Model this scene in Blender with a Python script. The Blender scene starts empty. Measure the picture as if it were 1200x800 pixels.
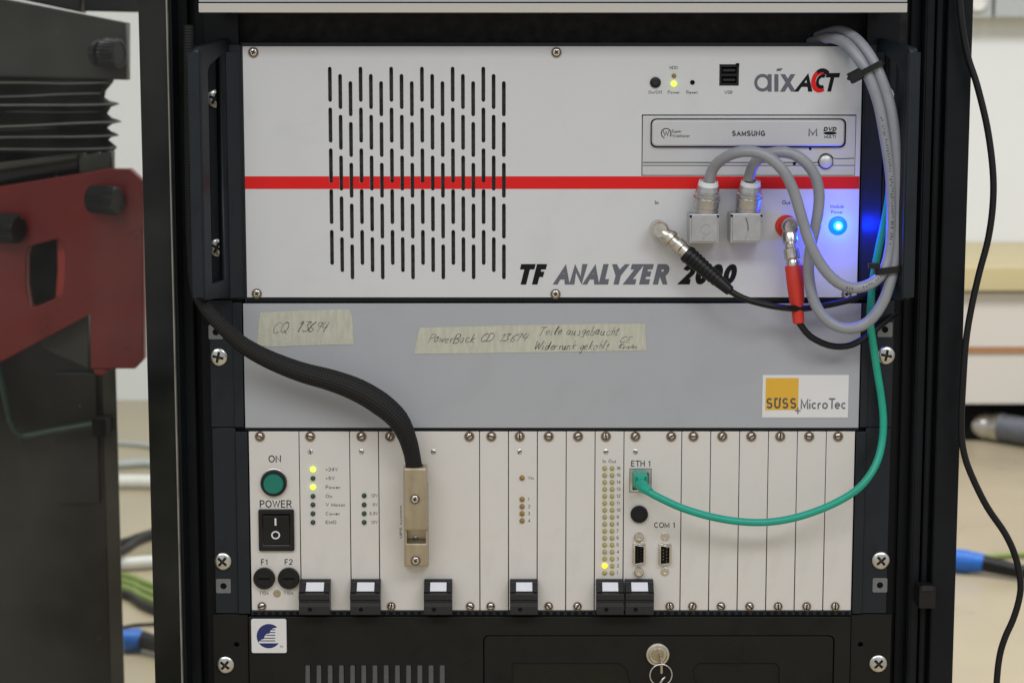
import bpy, bmesh, math, random
from mathutils import Vector, Matrix
random.seed(7)
R = math.radians
C = bpy.context.scene.collection

# ---------------------------------------------------------------- camera
FPX, PITCH, DIST, CAMZ = 2400.0, R(8.0), 1.4205, 1.0
cp, sp = math.cos(PITCH), math.sin(PITCH)
cam_d = bpy.data.cameras.new('camera'); cam = bpy.data.objects.new('camera', cam_d); C.objects.link(cam)
cam.location = (0, -DIST, CAMZ); cam.rotation_euler = (R(90) - PITCH, 0, 0)
cam_d.sensor_width = 36.0; cam_d.lens = 36.0 * FPX / 1200.0
cam_d.clip_start = 0.05; cam_d.clip_end = 60
cam_d.dof.use_dof = True; cam_d.dof.focus_distance = 1.425; cam_d.dof.aperture_fstop = 14.0
bpy.context.scene.camera = cam

# ---------------------------------------------------------------- world, lamps, exposure
W = bpy.data.worlds.new('World'); bpy.context.scene.world = W; W.use_nodes = True
W.node_tree.nodes['Background'].inputs[0].default_value = (0.96, 0.98, 1.0, 1)
W.node_tree.nodes['Background'].inputs[1].default_value = 0.52
vs = bpy.context.scene.view_settings
vs.view_transform = 'Standard'; vs.look = 'None'; vs.exposure = 0.0; vs.gamma = 1.0; vs.use_curve_mapping = False
def ceiling_lamp(x, y, power, sx=1.8, sy=1.0):
    l = bpy.data.lights.new('ceiling_lamp', 'AREA'); l.shape = 'RECTANGLE'; l.size = sx; l.size_y = sy
    l.energy = power; l.color = (0.97, 0.985, 1.0)
    o = bpy.data.objects.new('ceiling_lamp', l); C.objects.link(o); o.location = (x, y, 2.75)
for lx, ly, lp in ((-1.1, -2.4, 40), (1.2, -2.4, 46), (-1.6, 2.0, 36), (0.3, 2.0, 36), (2.2, 2.0, 51)):
    ceiling_lamp(lx, ly, lp)
bpy.context.scene.cycles.max_bounces = 8
bpy.context.scene.cycles.use_denoising = True

# ---------------------------------------------------------------- helpers
def P(px, py, y=0.0):
    u = (px - 600) / FPX; v = (py - 400) / FPX
    d = Vector((u, cp - v * sp, -sp - v * cp)); t = (y + DIST) / d.y
    return Vector((u * t, y, CAMZ + d.z * t))
def FL(px, py):                                   # a point on the floor
    u = (px - 600) / FPX; v = (py - 400) / FPX
    d = Vector((u, cp - v * sp, -sp - v * cp)); t = -CAMZ / d.z
    return Vector((u * t, -DIST + d.y * t, 0))
MM = 0.001
def box4(px0, py0, px1, py1, y=0.0):              # x0,z0,x1,z1 of a rectangle on a plane
    m = (py0 + py1) / 2
    return P(px0, m, y).x, P(600, py1, y).z, P(px1, m, y).x, P(600, py0, y).z

def mat(name, col, rough=0.5, metal=0.0, var=0.06, vscale=60, bump=0.0, bscale=1500, spec=0.5, stretch=None, emit=None, estr=0.0, coat=0.0):
    m = bpy.data.materials.new(name); m.use_nodes = True
    nt = m.node_tree; n = nt.nodes; L = nt.links; b = n['Principled BSDF']
    b.inputs['Base Color'].default_value = (*col, 1); b.inputs['Roughness'].default_value = rough
    b.inputs['Metallic'].default_value = metal; b.inputs['Specular IOR Level'].default_value = spec
    b.inputs['Coat Weight'].default_value = coat
    tc = n.new('ShaderNodeTexCoord'); mp = n.new('ShaderNodeMapping'); L.new(tc.outputs['Object'], mp.inputs['Vector'])
    if stretch: mp.inputs['Scale'].default_value = stretch
    if var:
        t = n.new('ShaderNodeTexNoise'); t.inputs['Scale'].default_value = vscale; t.inputs['Detail'].default_value = 5
        L.new(mp.outputs[0], t.inputs['Vector'])
        r = n.new('ShaderNodeMapRange'); r.inputs[1].default_value = 0.3; r.inputs[2].default_value = 0.7
        r.inputs[3].default_value = 1 - var; r.inputs[4].default_value = 1 + var
        L.new(t.outputs[0], r.inputs[0])
        mx = n.new('ShaderNodeMix'); mx.data_type = 'RGBA'; mx.blend_type = 'MULTIPLY'; mx.inputs[0].default_value = 1
        mx.inputs[6].default_value = (*col, 1); L.new(r.outputs[0], mx.inputs[7]); L.new(mx.outputs[2], b.inputs['Base Color'])
        r2 = n.new('ShaderNodeMapRange'); r2.inputs[3].default_value = max(0, rough - var); r2.inputs[4].default_value = min(1, rough + var)
        L.new(t.outputs[0], r2.inputs[0]); L.new(r2.outputs[0], b.inputs['Roughness'])
    if bump:
        t2 = n.new('ShaderNodeTexNoise'); t2.inputs['Scale'].default_value = bscale; t2.inputs['Detail'].default_value = 3
        L.new(mp.outputs[0], t2.inputs['Vector'])
        bp = n.new('ShaderNodeBump'); bp.inputs['Strength'].default_value = bump; bp.inputs['Distance'].default_value = 0.0003
        L.new(t2.outputs[0], bp.inputs['Height']); L.new(bp.outputs[0], b.inputs['Normal'])
    if emit:
        b.inputs['Emission Color'].default_value = (*emit, 1); b.inputs['Emission Strength'].default_value = estr
    return m
M = {}
M['lightgrey'] = mat('light_grey_paint', (0.59, 0.595, 0.605), 0.42, var=0.02, vscale=9, bump=0.12, bscale=2500)
M['midgrey'] = mat('mid_grey_paint', (0.37, 0.38, 0.405), 0.40, var=0.025, vscale=9, bump=0.18, bscale=2200)
M['anod'] = mat('anodised_aluminium', (0.665, 0.635, 0.60), 0.42, metal=0.1, var=0.03, vscale=14, bump=0.1, bscale=1800, stretch=(1, 1, 0.12))
M['red'] = mat('red_print', (0.66, 0.010, 0.010), 0.5, spec=0.25, var=0.02)
M['blackink'] = mat('black_print', (0.010, 0.010, 0.012), 0.6, var=0, spec=0.12)
M['greyink'] = mat('grey_print', (0.125, 0.13, 0.155), 0.6, var=0, spec=0.2)
M['faintink'] = mat('faint_print', (0.10, 0.096, 0.098), 0.6, var=0, spec=0.2)
M['slate'] = mat('slate_paint', (0.0110, 0.0150, 0.0195), 0.42, spec=0.3, var=0.10, vscale=30, bump=0.25, bscale=1800)
M['black'] = mat('black_paint', (0.0055, 0.0068, 0.0088), 0.45, spec=0.2, var=0.15, vscale=25, bump=0.25, bscale=1600)
M['pcblack'] = mat('textured_black_paint', (0.0095, 0.0092, 0.0075), 0.55, spec=0.22, var=0.15, vscale=40, bump=0.5, bscale=1500)
M['deep'] = mat('matt_black', (0.004, 0.004, 0.004), 0.85, spec=0.15, var=0.2, vscale=60)
M['filter'] = mat('grey_filter_mesh', (0.085, 0.082, 0.078), 0.9, var=0.6, vscale=260, bump=1.0, bscale=500)
M['foam'] = mat('black_foam', (0.0045, 0.0048, 0.0055), 0.95, var=0.6, vscale=120, bump=1.0, bscale=350)
M['plastic'] = mat('black_plastic', (0.010, 0.010, 0.010), 0.36, spec=0.3, var=0.1, vscale=80, bump=0.2, bscale=1500)
M['plasticgrey'] = mat('charcoal_plastic', (0.019, 0.019, 0.020), 0.40, spec=0.35, var=0.1, vscale=80, bump=0.2, bscale=1500)
M['steel'] = mat('zinc_steel', (0.62, 0.61, 0.58), 0.28, metal=1.0, var=0.12, vscale=300)
M['nickel'] = mat('nickel', (0.66, 0.62, 0.55), 0.24, metal=1.0, var=0.12, vscale=250)
M['brass'] = mat('gold_chromate', (0.47, 0.405, 0.29), 0.38, metal=0.85, var=0.12, vscale=120, stretch=(1, 1, 0.15))
M['collar'] = mat('brown_nylon', (0.16, 0.105, 0.07), 0.5, var=0.15, vscale=400)
M['hood'] = mat('cast_metal_hood', (0.45, 0.45, 0.46), 0.36, metal=0.55, var=0.06, vscale=200)
M['barrel'] = mat('matt_nickel', (0.52, 0.52, 0.53), 0.30, metal=0.9, var=0.10, vscale=150)
M['cable_grey'] = mat('grey_cable_jacket', (0.265, 0.275, 0.305), 0.42, var=0.05, vscale=60)
M['cable_black'] = mat('black_cable_jacket', (0.007, 0.007, 0.008), 0.40, spec=0.3, var=0.1, vscale=60)
M['cable_green'] = mat('green_cable_jacket', (0.008, 0.33, 0.225), 0.42, var=0.06, vscale=60)
M['boot_red'] = mat('red_rubber', (0.60, 0.035, 0.020), 0.5, var=0.06, vscale=150)
M['white_label'] = mat('white_label', (0.74, 0.75, 0.78), 0.5, var=0.02)
M['sticker'] = mat('white_sticker', (0.70, 0.69, 0.68), 0.35, var=0.02)
M['orange'] = mat('orange_print', (0.70, 0.40, 0.035), 0.4, var=0.02)
M['navy'] = mat('navy_print', (0.012, 0.022, 0.13), 0.4, var=0.02)
M['tape'] = mat('masking_tape', (0.48, 0.472, 0.385), 0.7, var=0.10, vscale=160, bump=1.0, bscale=700, stretch=(2.2, 1, 0.6))
M['silver'] = mat('silver_plastic', (0.56, 0.56, 0.57), 0.36, metal=0.3, var=0.02, vscale=30)
M['alu'] = mat('brushed_aluminium', (0.62, 0.60, 0.565), 0.42, metal=0.6, var=0.04, vscale=20, stretch=(0.05, 1, 1))
M['btn_green'] = mat('green_lens', (0.004, 0.17, 0.125), 0.22, var=0.05)
M['led_off'] = mat('dark_green_lens', (0.010, 0.055, 0.032), 0.25, var=0)
M['led_amber'] = mat('amber_lens', (0.28, 0.17, 0.03), 0.3, var=0.25, vscale=800)
M['led_olive'] = mat('olive_lens', (0.34, 0.295, 0.09), 0.3, var=0.4, vscale=300)
M['led_lime'] = mat('lit_lime_lens', (0.5, 0.8, 0.1), 0.3, var=0, emit=(0.62, 1.0, 0.06), estr=1.5)
M['led_yellow'] = mat('lit_yellow_lens', (0.9, 0.7, 0.05), 0.3, var=0, emit=(1.0, 0.72, 0.02), estr=1.5)
M['led_blue'] = mat('lit_blue_lens', (0.1, 0.4, 1), 0.3, var=0, emit=(0.0, 0.16, 1.0), estr=3.0)
M['led_core'] = mat('lamp_core', (0.6, 0.9, 1), 0.3, var=0, emit=(0.55, 0.92, 1.0), estr=3.0)
M['led_blue_halo'] = mat('blue_halo_ring', (0.02, 0.06, 0.5), 0.35, var=0.1, vscale=500, emit=(0.0, 0.09, 1.0), estr=2.6)  # emission paints the halo around the blue lamp
M['ink'] = mat('pen_ink', (0.115, 0.112, 0.105), 0.6, var=0.5, vscale=420)
M['wall'] = mat('white_wall_paint', (0.78, 0.79, 0.79), 0.7, var=0.02, vscale=2, bump=0.2, bscale=120)
M['cabinet_white'] = mat('white_laminate', (0.66, 0.62, 0.56), 0.5, var=0.02, vscale=3)
M['beech'] = mat('beech_edge', (0.58, 0.49, 0.27), 0.5, var=0.08, vscale=8, stretch=(0.2, 1, 1))
M['lipping'] = mat('orange_lipping', (0.42, 0.19, 0.075), 0.5, var=0.06)
M['trunk'] = mat('grey_trunking', (0.43, 0.46, 0.45), 0.5, var=0.03)
M['bluecee'] = mat('blue_plug_plastic', (0.015, 0.14, 0.55), 0.4, var=0.06)
M['lime'] = mat('lime_cable', (0.20, 0.27, 0.06), 0.5, var=0.06)
M['whitepipe'] = mat('white_pipe', (0.75, 0.74, 0.70), 0.45, var=0.03)
M['hose'] = mat('grey_corrugated_hose', (0.20, 0.21, 0.235), 0.35, metal=0.6, var=0.1, vscale=40)
M['mach_grey'] = mat('machine_grey_casting', (0.042, 0.042, 0.035), 0.45, spec=0.3, var=0.08, vscale=12, bump=0.3, bscale=500)  # machine colours set dark to carry the shade it stands in
M['mach_dark'] = mat('machine_dark_casting', (0.016, 0.0155, 0.0125), 0.5, spec=0.3, var=0.12, vscale=10, bump=0.3, bscale=500)
M['mach_edge'] = mat('machine_edge', (0.055, 0.050, 0.039), 0.45, spec=0.3, var=0.12, vscale=20)
M['mach_red'] = mat('machine_red_plate', (0.20, 0.012, 0.009), 0.35, spec=0.4, var=0.12, vscale=14)
M['lit_red'] = mat('machine_red_lit', (0.42, 0.035, 0.02), 0.4, var=0.08, vscale=20)  # lit copy of the machine red
M['bellow'] = mat('bellows_fabric', (0.006, 0.006, 0.005), 0.45, spec=0.2, var=0.12, vscale=30, bump=0.3, bscale=700)
M['bellow_edge'] = mat('bellows_edge', (0.22, 0.22, 0.20), 0.4, var=0.1)
M['teal_hose'] = mat('teal_hose', (0.030, 0.058, 0.045), 0.4, var=0.1)

# floor
def floor_mat():
    m = mat('beige_floor', (0.42, 0.35, 0.235), 0.35, var=0.10, vscale=2.2, bump=0.2, bscale=60)
    nt = m.node_tree; n = nt.nodes; L = nt.links
    return m
M['floor'] = floor_mat()
# braided sleeve: crossing strands from the tube's own UV
def braid_mat():
    m = bpy.data.materials.new('braided_sleeve'); m.use_nodes = True
    nt = m.node_tree; n = nt.nodes; L = nt.links; b = n['Principled BSDF']
    b.inputs['Roughness'].default_value = 0.65; b.inputs['Specular IOR Level'].default_value = 0.3
    uv = n.new('ShaderNodeUVMap'); sx = n.new('ShaderNodeSeparateXYZ'); L.new(uv.outputs[0], sx.inputs[0])
    def mth(op, a, bb=None):
        q = n.new('ShaderNodeMath'); q.operation = op
        for i, v in enumerate((a, bb)):
            if v is None: continue
            if isinstance(v, (int, float)): q.inputs[i].default_value = v
            else: L.new(v, q.inputs[i])
        return q.outputs[0]
    a = mth('MULTIPLY', sx.outputs[0], 2 * math.pi * 11); v = mth('MULTIPLY', sx.outputs[1], 2 * math.pi / 0.0038)
    s = mth('MULTIPLY', mth('SINE', mth('ADD', a, v)), mth('SINE', mth('SUBTRACT', a, v)))
    r = n.new('ShaderNodeValToRGB'); r.color_ramp.elements[0].position = 0.25; r.color_ramp.elements[1].position = 0.8
    r.color_ramp.elements[0].color = (0.003, 0.003, 0.003, 1); r.color_ramp.elements[1].color = (0.020, 0.0195, 0.0195, 1)
    h = mth('ADD', mth('MULTIPLY', s, 0.5), 0.5); L.new(h, r.inputs[0]); L.new(r.outputs[0], b.inputs['Base Color'])
    bp = n.new('ShaderNodeBump'); bp.inputs['Strength'].default_value = 0.7; bp.inputs['Distance'].default_value = 0.0006
    L.new(h, bp.inputs['Height']); L.new(bp.outputs[0], b.inputs['Normal'])
    return m
M['braid'] = braid_mat()
def pane_mat():
    m = bpy.data.materials.new('smoked_pane'); m.use_nodes = True
    nt = m.node_tree; n = nt.nodes; L = nt.links; n.remove(n['Principled BSDF'])
    out = n['Material Output']; t = n.new('ShaderNodeBsdfTransparent'); t.inputs[0].default_value = (0.93, 0.94, 0.92, 1)
    g = n.new('ShaderNodeBsdfGlossy'); g.inputs['Roughness'].default_value = 0.02
    f = n.new('ShaderNodeFresnel'); f.inputs[0].default_value = 1.2
    mx = n.new('ShaderNodeMixShader'); L.new(f.outputs[0], mx.inputs[0]); L.new(t.outputs[0], mx.inputs[1]); L.new(g.outputs[0], mx.inputs[2])
    # dust and smears on the pane, with reflected haze painted in
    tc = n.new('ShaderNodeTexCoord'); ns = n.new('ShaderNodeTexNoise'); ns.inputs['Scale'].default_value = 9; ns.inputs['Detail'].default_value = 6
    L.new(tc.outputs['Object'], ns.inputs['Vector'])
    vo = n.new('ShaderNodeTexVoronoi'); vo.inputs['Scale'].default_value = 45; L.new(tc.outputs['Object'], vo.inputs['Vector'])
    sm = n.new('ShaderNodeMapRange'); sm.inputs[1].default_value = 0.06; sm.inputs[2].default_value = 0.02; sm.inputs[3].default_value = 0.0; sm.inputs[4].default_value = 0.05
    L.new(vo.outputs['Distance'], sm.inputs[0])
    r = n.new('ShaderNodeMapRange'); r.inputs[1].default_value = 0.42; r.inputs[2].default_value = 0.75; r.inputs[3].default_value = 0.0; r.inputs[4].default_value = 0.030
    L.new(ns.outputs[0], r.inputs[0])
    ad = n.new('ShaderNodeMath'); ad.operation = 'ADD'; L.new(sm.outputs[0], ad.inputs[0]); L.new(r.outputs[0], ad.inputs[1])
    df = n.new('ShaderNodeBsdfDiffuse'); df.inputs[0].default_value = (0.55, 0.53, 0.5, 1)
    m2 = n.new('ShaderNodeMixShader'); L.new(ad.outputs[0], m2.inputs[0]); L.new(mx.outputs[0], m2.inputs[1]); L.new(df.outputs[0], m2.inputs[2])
    L.new(m2.outputs[0], out.inputs[0]); return m
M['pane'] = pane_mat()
M['pane_border'] = mat('black_glass_border', (0.004, 0.0055, 0.0055), 0.14, spec=0.08, var=0.05, vscale=40)
M['pane_edge'] = mat('polished_glass_edge', (0.20, 0.19, 0.165), 0.35, var=0.3, vscale=30)

def wear(key, amount, scale):
    """handling marks: patches that are a little glossier and a touch darker, with a shape of their own"""
    m = M[key]; nt = m.node_tree; n = nt.nodes; L = nt.links; b = n['Principled BSDF']
    tc = n.new('ShaderNodeTexCoord'); t = n.new('ShaderNodeTexNoise'); t.inputs['Scale'].default_value = scale; t.inputs['Detail'].default_value = 9; t.inputs['Roughness'].default_value = 0.65
    t.inputs['Distortion'].default_value = 1.2; L.new(tc.outputs['Object'], t.inputs['Vector'])
    r = n.new('ShaderNodeMapRange'); r.inputs[1].default_value = 0.52; r.inputs[2].default_value = 0.72; r.inputs[3].default_value = 1.0; r.inputs[4].default_value = 1 - amount; L.new(t.outputs[0], r.inputs[0])
    src = b.inputs['Base Color'].links[0].from_socket; mx = n.new('ShaderNodeMix'); mx.data_type = 'RGBA'; mx.blend_type = 'MULTIPLY'; mx.inputs[0].default_value = 1
    L.new(src, mx.inputs[6]); L.new(r.outputs[0], mx.inputs[7]); L.new(mx.outputs[2], b.inputs['Base Color'])
    rs = b.inputs['Roughness'].links[0].from_socket; mm = n.new('ShaderNodeMath'); mm.operation = 'MULTIPLY'; L.new(rs, mm.inputs[0])
    r2 = n.new('ShaderNodeMapRange'); r2.inputs[1].default_value = 0.45; r2.inputs[2].default_value = 0.7; r2.inputs[3].default_value = 1.0; r2.inputs[4].default_value = 0.72; L.new(t.outputs[0], r2.inputs[0])
    L.new(r2.outputs[0], mm.inputs[1]); L.new(mm.outputs[0], b.inputs['Roughness'])
for k_, a_, s_ in (('lightgrey', .045, 16), ('midgrey', .05, 14), ('anod', .05, 30), ('slate', .25, 40), ('black', .3, 30), ('pcblack', .3, 26), ('mach_red', .25, 14), ('mach_grey', .25, 12), ('mach_dark', .3, 10), ('cable_grey', .12, 60), ('cable_green', .12, 60), ('brass', .18, 90), ('hood', .12, 120), ('floor', .10, 4), ('plasticgrey', .25, 120)): wear(k_, a_, s_)

def thing(name, label, cat, loc, group=None):
    o = bpy.data.objects.new(name, None); C.objects.link(o); o.location = loc; o.empty_display_size = 0.02
    o['label'] = label; o['category'] = cat
    if group: o['group'] = group
    return o
def world_loc(o):
    v = Vector((0, 0, 0))
    while o is not None:
        v += o.location; o = o.parent
    return v
def attach(o, parent):
    if parent is not None:
        o.parent = parent; o.location = o.location - world_loc(parent)
def link_mesh(name, me, m, parent, loc=(0, 0, 0)):
    o = bpy.data.objects.new(name, me); C.objects.link(o); o.location = loc
    if m is not None and not me.materials:
        for q in (m if isinstance(m, (list, tuple)) else [m]): me.materials.append(M[q])
    attach(o, parent); return o
def finish(name, me, m, parent, smooth=False):
    """mesh given in world coordinates: recentre on its box and link it"""
    vs_ = me.vertices
    lo = Vector((min(v.co[i] for v in vs_) for i in range(3))); hi = Vector((max(v.co[i] for v in vs_) for i in range(3)))
    c = (lo + hi) / 2; me.transform(Matrix.Translation(-c))
    if smooth: me.shade_smooth()
    me.name = name
    return link_mesh(name, me, m, parent, c)
def bm_finish(name, bm, m, parent, smooth=False, sharp=None):
    bmesh.ops.recalc_face_normals(bm, faces=bm.faces)
    me = bpy.data.meshes.new(name); bm.to_mesh(me); bm.free()
    if smooth: me.shade_smooth()
    if sharp: me.set_sharp_from_angle(angle=R(sharp))
    return finish(name, me, m, parent)
def tag(o, label, cat, group=None):
    o['label'] = label; o['category'] = cat
    if group: o['group'] = group
    return o

# plates with real holes, in the x-z plane, front face at y, going back by th
XZ = Matrix.Rotation(R(90), 4, 'X')
def plate_mesh(outer, holes, y, th, bevel=0.0, extra=()):
    cu = bpy.data.curves.new('outline', 'CURVE'); cu.dimensions = '2D'; cu.fill_mode = 'BOTH'
    for poly in [outer] + list(holes) + list(extra):
        s = cu.splines.new('POLY'); s.points.add(len(poly) - 1)
        for p, q in zip(s.points, poly): p.co = (q[0], q[1], 0, 1)
        s.use_cyclic_u = True
    cu.extrude = max(th / 2 - bevel, 1e-6)
    if bevel: cu.bevel_depth = bevel; cu.bevel_resolution = 1; cu.offset = -bevel
    ob = bpy.data.objects.new('outline', cu); me = bpy.data.meshes.new_from_object(ob)
    bpy.data.objects.remove(ob); bpy.data.curves.remove(cu)
    me.materials.clear(); me.transform(Matrix.Translation((0, y + th / 2, 0)) @ XZ)
    return me
def plate(name, outer, y, th, m, parent, holes=(), bevel=0.0, extra=()):
    return finish(name, plate_mesh(outer, holes, y, th, bevel, extra), m, parent)
def rr(x0, z0, x1, z1, r=0.0, n=4):
    if r <= 0: return [(x0, z0), (x1, z0), (x1, z1), (x0, z1)]
    pts = []
    for cx, cz, a in ((x1 - r, z0 + r, -90), (x1 - r, z1 - r, 0), (x0 + r, z1 - r, 90), (x0 + r, z0 + r, 180)):
        for k in range(n + 1):
            t = R(a + 90 * k / n); pts.append((cx + r * math.cos(t), cz + r * math.sin(t)))
    return pts
def circ(x, z, r, n=24, a0=0): return [(x + r * math.cos(R(a0) + 2 * math.pi * k / n), z + r * math.sin(R(a0) + 2 * math.pi * k / n)) for k in range(n)]
def prr(px0, py0, px1, py1, y=0.0, r=0.0): return rr(*box4(px0, py0, px1, py1, y), r)
def ppoly(pts, y=0.0): return [(P(a, b, y).x, P(a, b, y).z) for a, b in pts]
def box(name, x0, x1, y0, y1, z0, z1, m, parent, bevel=0.0):
    bm = bmesh.new(); bmesh.ops.create_cube(bm, size=1)
    for v in bm.verts: v.co = Vector(((x0 + x1) / 2 + v.co.x * (x1 - x0), (y0 + y1) / 2 + v.co.y * (y1 - y0), (z0 + z1) / 2 + v.co.z * (z1 - z0)))
    if bevel: bmesh.ops.bevel(bm, geom=bm.edges[:], offset=bevel, segments=2, affect='EDGES', profile=0.6)
    return bm_finish(name, bm, m, parent)
def pbox(name, px0, py0, px1, py1, y0, y1, m, parent, bevel=0.0):
    x0, z0, x1, z1 = box4(px0, py0, px1, py1, y0); return box(name, x0, x1, y0, y1, z0, z1, m, parent, bevel)
def extrude_x(name, prof, x0, x1, m, parent, bevel=0.0):   # profile in (y,z)
    bm = bmesh.new(); a = [bm.verts.new((x0, y, z)) for y, z in prof]; b = [bm.verts.new((x1, y, z)) for y, z in prof]
    n = len(prof); bm.faces.new(a); bm.faces.new(b[::-1])
    for i in range(n): bm.faces.new((a[i], b[i], b[(i + 1) % n], a[(i + 1) % n]))
    if bevel: bmesh.ops.bevel(bm, geom=bm.edges[:], offset=bevel, segments=1, affect='EDGES')
    return bm_finish(name, bm, m, parent)
def extrude_z(name, prof, z0, z1, m, parent, bevel=0.0):   # profile in (x,y)
    bm = bmesh.new(); a = [bm.verts.new((x, y, z0)) for x, y in prof]; b = [bm.verts.new((x, y, z1)) for x, y in prof]
    n = len(prof); bm.faces.new(a); bm.faces.new(b[::-1])
    for i in range(n): bm.faces.new((a[i], b[i], b[(i + 1) % n], a[(i + 1) % n]))
    if bevel: bmesh.ops.bevel(bm, geom=[e for e in bm.edges if abs(e.verts[0].co.z - e.verts[1].co.z) > 0.01], offset=bevel, segments=2, affect='EDGES')
    return bm_finish(name, bm, m, parent)
def add_lathe(bm, prof, org, ax, n=24, mi=0, knurl=0.0):               # prof: (radius, height along ax)
    ax = Vector(ax).normalized(); e = ax.orthogonal().normalized(); f = ax.cross(e); org = Vector(org); rings = []
    for r, h in prof:
        if r < 1e-7: rings.append([bm.verts.new(org + ax * h)])
        else: rings.append([bm.verts.new(org + ax * h + (e * math.cos(2 * math.pi * k / n) + f * math.sin(2 * math.pi * k / n)) * (r * (1 - knurl) if k % 4 > 1 else r)) for k in range(n)])
    for a, b in zip(rings, rings[1:]):
        for k in range(n):
            q = (k + 1) % n
            if len(a) == 1 and len(b) == 1: continue
            if len(a) == 1: fc = bm.faces.new((a[0], b[q], b[k]))
            elif len(b) == 1: fc = bm.faces.new((a[k], a[q], b[0]))
            else: fc = bm.faces.new((a[k], a[q], b[q], b[k]))
            fc.material_index = mi
def lathe(name, prof, org, ax, m, parent, n=24, sharp=35):
    bm = bmesh.new(); add_lathe(bm, prof, org, ax, n); return bm_finish(name, bm, m, parent, True, sharp)
FW = (0, -1, 0)                                              # towards the viewer's side of the rack
def spline(pts, step):
    pts = [Vector(p) for p in pts]; ext = [pts[0] * 2 - pts[1]] + pts + [pts[-1] * 2 - pts[-2]]; out = []
    for i in range(1, len(ext) - 2):
        p0, p1, p2, p3 = ext[i - 1:i + 3]; k = max(2, int((p2 - p1).length / step))
        for j in range(k):
            t = j / k
            out.append((0.5 * ((2 * p1) + (p2 - p0) * t + (2 * p0 - 5 * p1 + 4 * p2 - p3) * t * t + (3 * p1 - p0 - 3 * p2 + p3) * t ** 3), i - 1 + t))
    out.append((pts[-1], len(pts) - 1.0)); return out
def tube_bm(pts, rad, n=14, step=0.004, flat=None):
    sm = spline(pts, step); ps = [p for p, _ in sm]
    rd = (lambda t: rad) if not isinstance(rad, (list, tuple)) else (lambda t: rad[min(int(t), len(rad) - 2)] * (1 - (t - min(int(t), len(rad) - 2))) + rad[min(int(t), len(rad) - 2) + 1] * (t - min(int(t), len(rad) - 2)))
    bm = bmesh.new(); uvl = bm.loops.layers.uv.new('UVMap'); prev = None; rings = []; ln = 0; lens = []
    for i, p in enumerate(ps):
        tg = (ps[min(i + 1, len(ps) - 1)] - ps[max(i - 1, 0)]).normalized()
        if prev is None: e = tg.cross(Vector((0, 1, 0.01))).normalized()
        else: e = (prev - tg * prev.dot(tg)).normalized()
        prev = e; f = tg.cross(e); r = rd(sm[i][1])
        if i: ln += (ps[i] - ps[i - 1]).length
        lens.append(ln); rings.append([bm.verts.new(p + (e * math.cos(2 * math.pi * k / n) + f * math.sin(2 * math.pi * k / n)) * r) for k in range(n)])
    for i in range(len(rings) - 1):
        for k in range(n):
            q = (k + 1) % n; fc = bm.faces.new((rings[i][k], rings[i][q], rings[i + 1][q], rings[i + 1][k]))
            for l, (u, v) in zip(fc.loops, ((k / n, lens[i]), ((k + 1) / n, lens[i]), ((k + 1) / n, lens[i + 1]), (k / n, lens[i + 1]))): l[uvl].uv = (u, v)
    bm.faces.new(rings[0][::-1]); bm.faces.new(rings[-1]); return bm
def tube(name, pts, rad, m, parent, n=14, step=0.004): return bm_finish(name, tube_bm(pts, rad, n, step), m, parent, True, 60)
def ptube(name, pp, wpx, m, parent, n=14, y=None):
    """pp: (px,py,depth); wpx: full width in photo pixels at the panel plane"""
    pts = [P(a, b, c) for a, b, c in pp]; k = 0.5 / 1655.0
    r = [w * k for w in wpx] if isinstance(wpx, (list, tuple)) else wpx * k
    return tube(name, pts, r, m, parent, n)

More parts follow.
